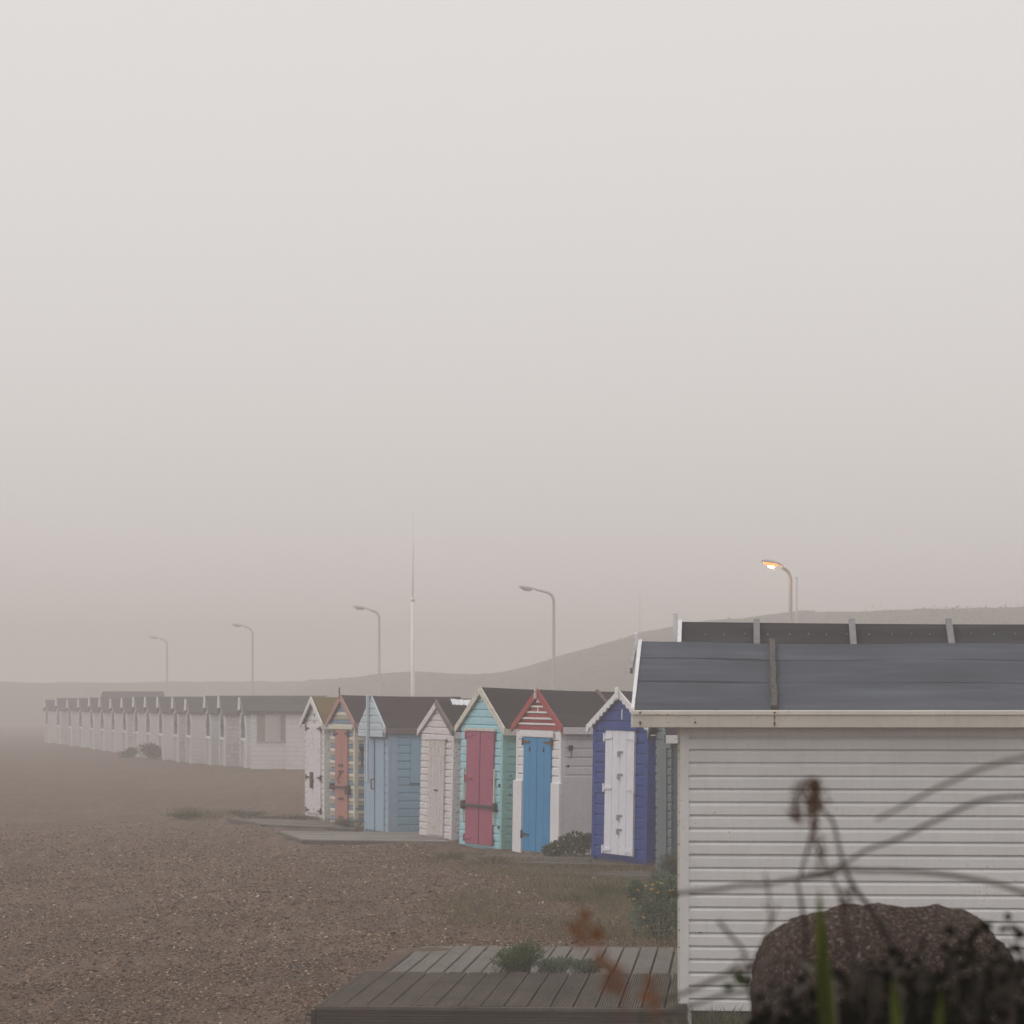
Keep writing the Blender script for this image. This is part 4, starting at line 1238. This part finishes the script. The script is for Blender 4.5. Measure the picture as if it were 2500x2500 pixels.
# ----------------------------------------------------------------- boulder
def rock():
    d = 11.5
    cx = at(2165, 0, d).x; 
    z0 = gz(cx, d)
    m, nt, b = mat_new('boulder_stone')
    L = nt.links.new; v = coords(nt)
    n1 = nz(nt, v, 55, 6, .75); n2 = nz(nt, v, 4, 5); n3 = nz(nt, v, 48, 5, .75); vo = N(nt, 'ShaderNodeTexVoronoi'); vo.inputs['Scale'].default_value = 70; L(v, vo.inputs['Vector'])
    c = ramp(nt, n1, [(.3, (.014, .007, .004)), (.46, (.052, .030, .020)), (.57, (.12, .075, .052)), (.7, (.36, .29, .25))])
    c = mix(nt, ramp(nt, n2, [(.42, 0), (.7, .5)]), c, (.035, .023, .017))
    c = mix(nt, ramp(nt, n3, [(.57, 0), (.63, .7)]), c, (.40, .36, .33))
    L(c, b.inputs['Base Color']); b.inputs['Roughness'].default_value = .85
    b.inputs['Specular IOR Level'].default_value = .1; bump(nt, b, n1, 1.0, .035)
    mb = MB(); nu, nv = 120, 80; vs = []
    hw, hh, hd = .53, .50, .42
    cz = at(0, 2217, d).z - z0 - hh
    for i in range(nv + 1):
        ph = math.pi * i / nv
        for j in range(nu):
            th = 2 * math.pi * j / nu
            v_ = Vector((math.sin(ph) * math.cos(th), math.sin(ph) * math.sin(th), math.cos(ph)))
            # superellipsoid: a blocky rounded stone
            f = lambda t: math.copysign(abs(t) ** .62, t)
            p = Vector((f(v_.x) * hw, f(v_.y) * hd, f(v_.z) * hh))
            q_ = p * 4.2
            dsp = mnoise.noise(q_) * .03 + mnoise.noise(q_ * 3.1) * .014 + mnoise.noise(q_ * 8) * .009 + mnoise.noise(q_ * 19) * .008
            p += v_ * dsp
            p.z += cz
            vs.append(p)
    fs = [(i * nu + j, i * nu + (j + 1) % nu, (i + 1) * nu + (j + 1) % nu, (i + 1) * nu + j) for i in range(nv) for j in range(nu)]
    mb.add(vs, fs)
    o = mb.build('boulder', m, smooth=True, loc=(cx, d, z0)); tag(o, 'rough brown lichen flecked boulder before the near white hut', 'boulder')


rock()

# -------------------------------------------- foreground brambles (close, soft)
STEMG = plain('dead_stem', (.045, .032, .024), .8); STEMP = plain('pale_stem', (.075, .057, .045), .8)
RUSTL = leafmat('rust_leaf', (.10, .035, .012), (.30, .11, .03), .7, .3)
SEED = leafmat('seed_rust', (.05, .028, .018), (.17, .085, .045), .8, .2)
BLADE = leafmat('blade_green', (.045, .06, .008), (.10, .125, .016), .5, .4)
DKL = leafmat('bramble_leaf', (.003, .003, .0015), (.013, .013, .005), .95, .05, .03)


def stem_path(pts, d, dv=.0):
    return [at(x, y, d + dv * math.sin(i * 1.3)) for i, (x, y) in enumerate(pts)]


def smooth_pts(P, k=4):
    out = []
    n = len(P)
    for i in range(n - 1):
        p0, p1, p2, p3 = P[max(0, i - 1)], P[i], P[i + 1], P[min(n - 1, i + 2)]
        for j in range(k):
            t = j / k
            out.append(.5 * ((2 * p1) + (p2 - p0) * t + (2 * p0 - 5 * p1 + 4 * p2 - p3) * t * t + (3 * p1 - p0 - 3 * p2 + p3) * t ** 3))
    out.append(P[-1])
    return out


def plant(name, basept, label, cat, group=None):
    e = empty(name, basept); tag(e, label, cat, group); return e


def add_stem(e, pts, r0, r1, m=STEMG, name='stem', dv=.12, d=4.2, root=False):
    P = stem_path(pts, d, dv)
    if root:
        g = gz(P[-1].x, P[-1].y); P.append(Vector((P[-1].x + random.uniform(-.05, .05), P[-1].y, (P[-1].z + g) / 2))); P.append(Vector((P[-1].x, P[-1].y, g - .03)))
    P = [p - e.location for p in smooth_pts(P)]
    n = len(P); mb = MB(); mb.tube(P, [.72 * (r0 + (r1 - r0) * i / (n - 1)) for i in range(n)], 6)
    return mb.build(name, m, e, smooth=True)


D0 = 3.7
def gbase(px, d): x = (px - 1250) / F * d; return (x, d, gz(x, d))


br = plant('bramble', gbase(2240, D0), 'long arching bare bramble stems crossing in front of the near white wall', 'bramble')
add_stem(br, [(1640, 2182), (1674, 2179), (1752, 2171), (1812, 2160), (1870, 2159), (1917, 2150), (1971, 2142), (2025, 2135), (2062, 2122), (2120, 2126), (2187, 2126), (2330, 2138), (2480, 2172), (2640, 2260), (2700, 2500)], .0036, .0044, STEMP, d=D0, root=True)
add_stem(br, [(2760, 2480), (2700, 2140), (2580, 1965), (2420, 1950), (2300, 1996), (2187, 2050), (2116, 2075), (2060, 2110), (2010, 2128), (1953, 2142)], .0036, .0028, STEMG, d=D0)
add_stem(br, [(2140, 2000), (2187, 1977), (2300, 1918), (2450, 1860), (2620, 1850), (2760, 1980), (2800, 2480)], .0026, .0036, STEMP, d=D0 - .3, root=True)
add_stem(br, [(1560, 2470), (1627, 2438), (1674, 2423), (1754, 2387), (1800, 2368), (1848, 2358), (1930, 2340), (2010, 2400), (2040, 2500)], .003, .0055, STEMP, d=D0 - .2, root=True)
add_stem(br, [(1560, 2490), (1681, 2456), (1775, 2427), (1848, 2420), (1930, 2440), (1960, 2500)], .0028, .0045, STEMG, d=D0, root=True)
rl = MB()
for k in range(7):
    p = at(1784 + k * 7, 2415 - k * 5 + random.uniform(-6, 6), D0) - br.location
    rl.leaf(p, Vector((random.gauss(0, 1), random.gauss(0, .5), random.gauss(.2, .6))), Vector((random.gauss(0, .5), -1, .4)), .018, .014, tint=.7)
rl.build('leaf', leafmat('young_bramble_leaf', (.02, .03, .012), (.06, .075, .03)), br)

dk = plant('dried_dock', gbase(2090, D0), 'dried dock plant with a drooping rusty seed head', 'dried plant')
add_stem(dk, [(2011, 1981), (2033, 2006), (2047, 2061), (2060, 2112), (2087, 2170), (2123, 2217), (2170, 2300), (2200, 2420), (2205, 2500)], .0026, .0068, STEMG, d=D0, root=True)
add_stem(dk, [(1983, 1905), (1990, 1950), (1988, 2010), (1982, 2032)], .002, .0026, STEMP, d=D0, name='side_stem')
add_stem(dk, [(1982, 2032), (1967, 2090), (1953, 2142), (1947, 2155), (1958, 2213), (1968, 2300), (1966, 2400), (1970, 2500)], .0026, .0046, STEMG, d=D0, root=True)
add_stem(dk, [(1982, 2034), (2002, 2080), (2018, 2118), (2040, 2160), (2056, 2215), (2075, 2330), (2080, 2500)], .0022, .004, STEMP, d=D0 + .1, root=True)
add_stem(dk, [(2011, 1981), (1998, 1935), (1985, 1900), (1965, 1905), (1948, 1935), (1940, 1985)], .0026, .0016, STEMG, d=D0, name='side_stem')
for cx_, sx_, y0_, y1_, nn_ in ((1988, 12, 1897, 2000, 150), (1945, 8, 1915, 2000, 60), (1966, 10, 1893, 1930, 24)):
    mb = MB()
    for k in range(nn_):
        p = at(random.gauss(cx_, sx_), random.uniform(y0_, y1_), D0 + random.gauss(0, .02)) - dk.location
        mb.leaf(p, Vector((random.gauss(0, .5), random.gauss(0, .5), -1)), Vector((random.gauss(0, 1), -1, 0)), random.uniform(.005, .011), random.uniform(.003, .006), tint=random.random())
    mb.build('seed_head', SEED, dk)
for cx_, sx_, y0_, y1_ in ((2000, 9, 2030, 2120), (2065, 8, 2165, 2215), (1985, 8, 2000, 2050)):
    mb = MB()
    for k in range(40):
        p = at(random.gauss(cx_, sx_), random.uniform(y0_, y1_), D0 + random.gauss(0, .02)) - dk.location
        mb.leaf(p, Vector((random.gauss(0, .5), random.gauss(0, .5), -1)), Vector((random.gauss(0, 1), -1, 0)), random.uniform(.004, .009), .004, tint=random.random())
    mb.build('seed_spray', SEED, dk)

tw = plant('bare_twig', gbase(1840, D0 - .2), 'forked bare twig rising at the left of the boulder', 'twig')
add_stem(tw, [(1754, 2249), (1782, 2282), (1808, 2311), (1824, 2345), (1830, 2365), (1832, 2440), (1838, 2500)], .0028, .0042, STEMG, d=D0 - .2, root=True)
add_stem(tw, [(1868, 2133), (1877, 2184), (1882, 2231), (1872, 2280), (1850, 2330), (1831, 2372)], .0018, .0028, STEMP, d=D0 - .2, name='side_stem', dv=.03)
add_stem(tw, [(1862, 2205), (1878, 2222), (1884, 2245)], .0014, .002, STEMP, d=D0 - .2, name='side_stem', dv=.0)
add_stem(tw, [(1902, 2205), (1890, 2235), (1882, 2262)], .0014, .002, STEMP, d=D0 - .2, name='side_stem', dv=.0)

add_stem(tw, [(1700, 2412), (1742, 2395), (1790, 2360), (1822, 2330)], .0012, .002, STEMG, d=D0 - .2, name='side_stem', dv=.02)
add_stem(tw, [(1905, 2320), (1880, 2360), (1850, 2405), (1838, 2450)], .0012, .0022, STEMG, d=D0 - .2, name='side_stem', dv=.02)
add_stem(tw, [(1958, 2330), (1930, 2395), (1905, 2440), (1890, 2500)], .0014, .0026, STEMG, d=D0 - .2, name='side_stem', dv=.02)

gb = plant('grass_clump', gbase(2020, D0 - .4), 'upright blurred bright green grass blades in front of the boulder', 'grass')
for (pts, wd, tn) in (([(2000, 2172), (2003, 2250), (2010, 2360), (2018, 2500)], .013, .75), ([(2016, 2260), (2014, 2340), (2020, 2420), (2026, 2500)], .014, .5), ([(1985, 2330), (2000, 2400), (2014, 2500)], .01, .3), ([(2180, 2390), (2184, 2440), (2190, 2510)], .012, .8), ([(2300, 2420), (2296, 2460), (2290, 2510)], .010, .4)):
    P = smooth_pts(stem_path(pts, D0 - .4)); g = Vector(gbase(pts[-1][0], D0 - .4)); P += [P[-1].lerp(g, .5), g]
    n = len(P); mb = MB()
    vs = []
    for i, p in enumerate(P):
        ww = wd * (.12 + min(1, i / 6) * .88) * .5
        p = p - gb.location
        vs += [(p.x - ww, p.y, p.z), (p.x, p.y + .004, p.z), (p.x + ww, p.y, p.z)]
    mb.add(vs, [f_ for i in range(n - 1) for f_ in ((3 * i, 3 * i + 1, 3 * i + 4, 3 * i + 3), (3 * i + 1, 3 * i + 2, 3 * i + 5, 3 * i + 4))], tint=tn)
    mb.build('blade', BLADE, gb)

rs = plant('rusty_plant', gbase(1480, 2.3), 'blurred rust brown leaf spray in front of the timber deck', 'dried plant')
add_stem(rs, [(1428, 2222), (1424, 2270), (1450, 2310), (1466, 2345), (1482, 2375), (1500, 2420), (1520, 2500)], .0014, .0022, plain('rust_stem', (.14, .06, .03)), d=2.3, root=True, dv=.03)
mb = MB()
for (x, y, L_, W_, dx, dz, tn) in ((1426, 2262, .022, .012, .1, 1, .5), (1426, 2272, .020, .013, -.9, .1, .4), (1430, 2280, .020, .012, .9, .15, .4), (1424, 2284, .014, .012, -.3, -.6, .3), (1450, 2305, .018, .012, .5, .7, .5), (1455, 2318, .018, .011, .5, -.7, .4),
                              (1474, 2350, .016, .009, .8, -.4, .4), (1470, 2342, .014, .009, -.6, -.4, .2), (1490, 2395, .016, .012, .3, 1, .5), (1494, 2404, .014, .012, -.9, -.2, .5), (1498, 2410, .014, .010, .8, -.2, .3)):
    mb.leaf(at(x, y, 2.3) - rs.location, Vector((dx, random.uniform(-.3, .3), dz)), Vector((.2, -1, .2)), L_ * .78, W_ * .85, tint=tn)
mb.build('leaf', RUSTL, rs)
rs2 = plant('rusty_plant', gbase(1590, 2.5), 'small blurred rust orange leaf left of the near white wall foot', 'dried plant')
add_stem(rs2, [(1582, 2385), (1583, 2430), (1592, 2470), (1600, 2500)], .0012, .002, plain('rust_stem_dark', (.12, .05, .025)), d=2.5, root=True, dv=.02)
mb = MB()
for (x, y, L_, W_, dx, dz, tn) in ((1582, 2420, .024, .008, .0, 1, .7), (1584, 2440, .015, .014, -.5, .3, .9), (1586, 2442, .014, .012, .7, .2, .8), (1588, 2455, .013, .01, .6, -.4, .5)):
    mb.leaf(at(x, y, 2.5) - rs2.location, Vector((dx, random.uniform(-.3, .3), dz)), Vector((.2, -1, .2)), L_ * .78, W_ * .85, tint=tn)
mb.build('leaf', RUSTL, rs2)

# dark bramble leaves massed over the lower right
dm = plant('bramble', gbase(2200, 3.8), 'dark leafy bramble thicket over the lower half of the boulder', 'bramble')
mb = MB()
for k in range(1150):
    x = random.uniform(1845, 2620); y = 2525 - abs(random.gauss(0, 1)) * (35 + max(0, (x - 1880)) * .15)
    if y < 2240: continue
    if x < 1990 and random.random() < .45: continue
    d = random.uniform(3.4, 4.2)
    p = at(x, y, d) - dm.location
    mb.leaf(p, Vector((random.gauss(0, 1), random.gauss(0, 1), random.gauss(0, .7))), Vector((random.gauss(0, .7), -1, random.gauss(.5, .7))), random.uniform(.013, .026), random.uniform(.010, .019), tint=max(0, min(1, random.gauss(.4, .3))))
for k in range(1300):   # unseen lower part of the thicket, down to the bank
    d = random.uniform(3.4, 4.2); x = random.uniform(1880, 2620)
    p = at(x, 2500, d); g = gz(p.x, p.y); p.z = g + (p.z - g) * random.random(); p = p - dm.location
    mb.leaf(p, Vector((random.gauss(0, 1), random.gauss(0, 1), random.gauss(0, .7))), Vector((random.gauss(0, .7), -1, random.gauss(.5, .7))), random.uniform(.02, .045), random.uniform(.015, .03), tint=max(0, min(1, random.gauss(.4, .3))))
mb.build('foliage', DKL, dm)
st = MB()
for k in range(34):
    x = random.uniform(1860, 2600); d = random.uniform(3.45, 4.1); b0 = at(x, 2500, d); g = Vector((b0.x, b0.y, gz(b0.x, b0.y) - .02))
    tx = x + random.gauss(0, 60); ty = 2500 - random.uniform(20, 60 + max(0, (x - 1880)) * .34)
    P = smooth_pts([g, b0, at((x + tx) / 2 + random.gauss(0, 15), (2500 + ty) / 2, d), at(tx, ty, d)])
    st.tube([p - dm.location for p in P], [.003 - .0019 * i / (len(P) - 1) for i in range(len(P))], 5)
st.build('stem', STEMG, dm)

# low grass on the bank so it is not bare beside the camera
mb = MB()
for k in range(7000):
    x = random.uniform(-3, 3.5); y = random.uniform(6, 17)
    z = gz(x, y); hh = min(random.uniform(.03, .14), max(.01, 2.24 - .1117 * y - z)); a = random.random() * 6.28; ca, sa = math.cos(a) * .004, math.sin(a) * .004
    mb.add([(x - ca, y - sa, z), (x + ca, y + sa, z), (x + random.gauss(0, .4) * hh, y + random.gauss(0, .4) * hh, z + hh)], [(0, 1, 2)], tint=random.random())
o = mb.build('bank_grass', OLIVE); tag(o, 'rough grass covering the bank in front of the beach', None, kind='stuff')

# ------------------------------------------------------------------- haze
mb = MB(); mb.box(-340, 340, -60, 480, -3.0, 13.4)
m = bpy.data.materials.new('haze_air'); m.use_nodes = True; nt = m.node_tree; nt.nodes.clear()
out = nt.nodes.new('ShaderNodeOutputMaterial'); pv = nt.nodes.new('ShaderNodeVolumePrincipled')
pv.inputs['Color'].default_value = (.91, .85, .825, 1); pv.inputs['Density'].default_value = .0051; pv.inputs['Anisotropy'].default_value = .25
nt.links.new(pv.outputs[0], out.inputs['Volume'])
m.cycles.volume_sampling = 'DISTANCE'
hz = mb.build('haze', m); tag(hz, 'pale sea fog filling the air over the beach', None, kind='stuff')

# ------------------------------------------------------------- world and sun
W = bpy.data.worlds.new('World'); S.world = W; W.use_nodes = True
nt = W.node_tree; bg = nt.nodes['Background']
sky = nt.nodes.new('ShaderNodeTexSky'); sky.sky_type = 'NISHITA'; sky.sun_disc = False
SE, SR = R(52), R(-95)
sky.sun_elevation = SE; sky.sun_rotation = SR; sky.air_density = 1.2; sky.dust_density = 8; sky.ozone_density = 1.0
hs = nt.nodes.new('ShaderNodeHueSaturation'); hs.inputs['Saturation'].default_value = .14
nt.links.new(sky.outputs[0], hs.inputs['Color'])
c = mix(nt, .8, hs.outputs[0], (7.25, 7.03, 6.86))
nt.links.new(c, bg.inputs[0]); bg.inputs[1].default_value = .126
sl_ = bpy.data.lights.new('sun', 'SUN'); sl_.energy = .5; sl_.use_shadow = True; sl_.angle = R(40); sl_.color = (1, .98, .94)
so = bpy.data.objects.new('sun', sl_); COL.objects.link(so)
so.rotation_euler = (R(90) - SE, 0, R(180) - SR); so.location = (0, 0, 30)

# ------------------------------------------------------------------ camera
cd = bpy.data.cameras.new('camera'); cam = bpy.data.objects.new('camera', cd); COL.objects.link(cam)
cam.location = (0, 0, CAMZ); cam.rotation_euler = (R(90), 0, 0)
cd.sensor_width = 36; cd.lens = 36 * F / 2500; cd.shift_y = (HOR - 1250) / 2500
cd.clip_start = .05; cd.clip_end = 2000
cd.dof.use_dof = True; cd.dof.focus_distance = 34; cd.dof.aperture_fstop = 8.0
S.camera = cam
for o in S.objects:
    if '_w' in o: del o['_w']
S.view_settings.view_transform = 'Standard'; S.view_settings.look = 'None'; S.view_settings.exposure = 0; S.view_settings.gamma = 1
S.cycles.use_denoising = True
S.cycles.use_guiding = True
S.cycles.use_adaptive_sampling = False
try: S.cycles.denoiser = 'OPENIMAGEDENOISE'
except Exception: pass
S.cycles.volume_bounces = 3; S.cycles.max_bounces = 6; S.cycles.diffuse_bounces = 3; S.cycles.transparent_max_bounces = 4
S.cycles.sample_clamp_indirect = 4
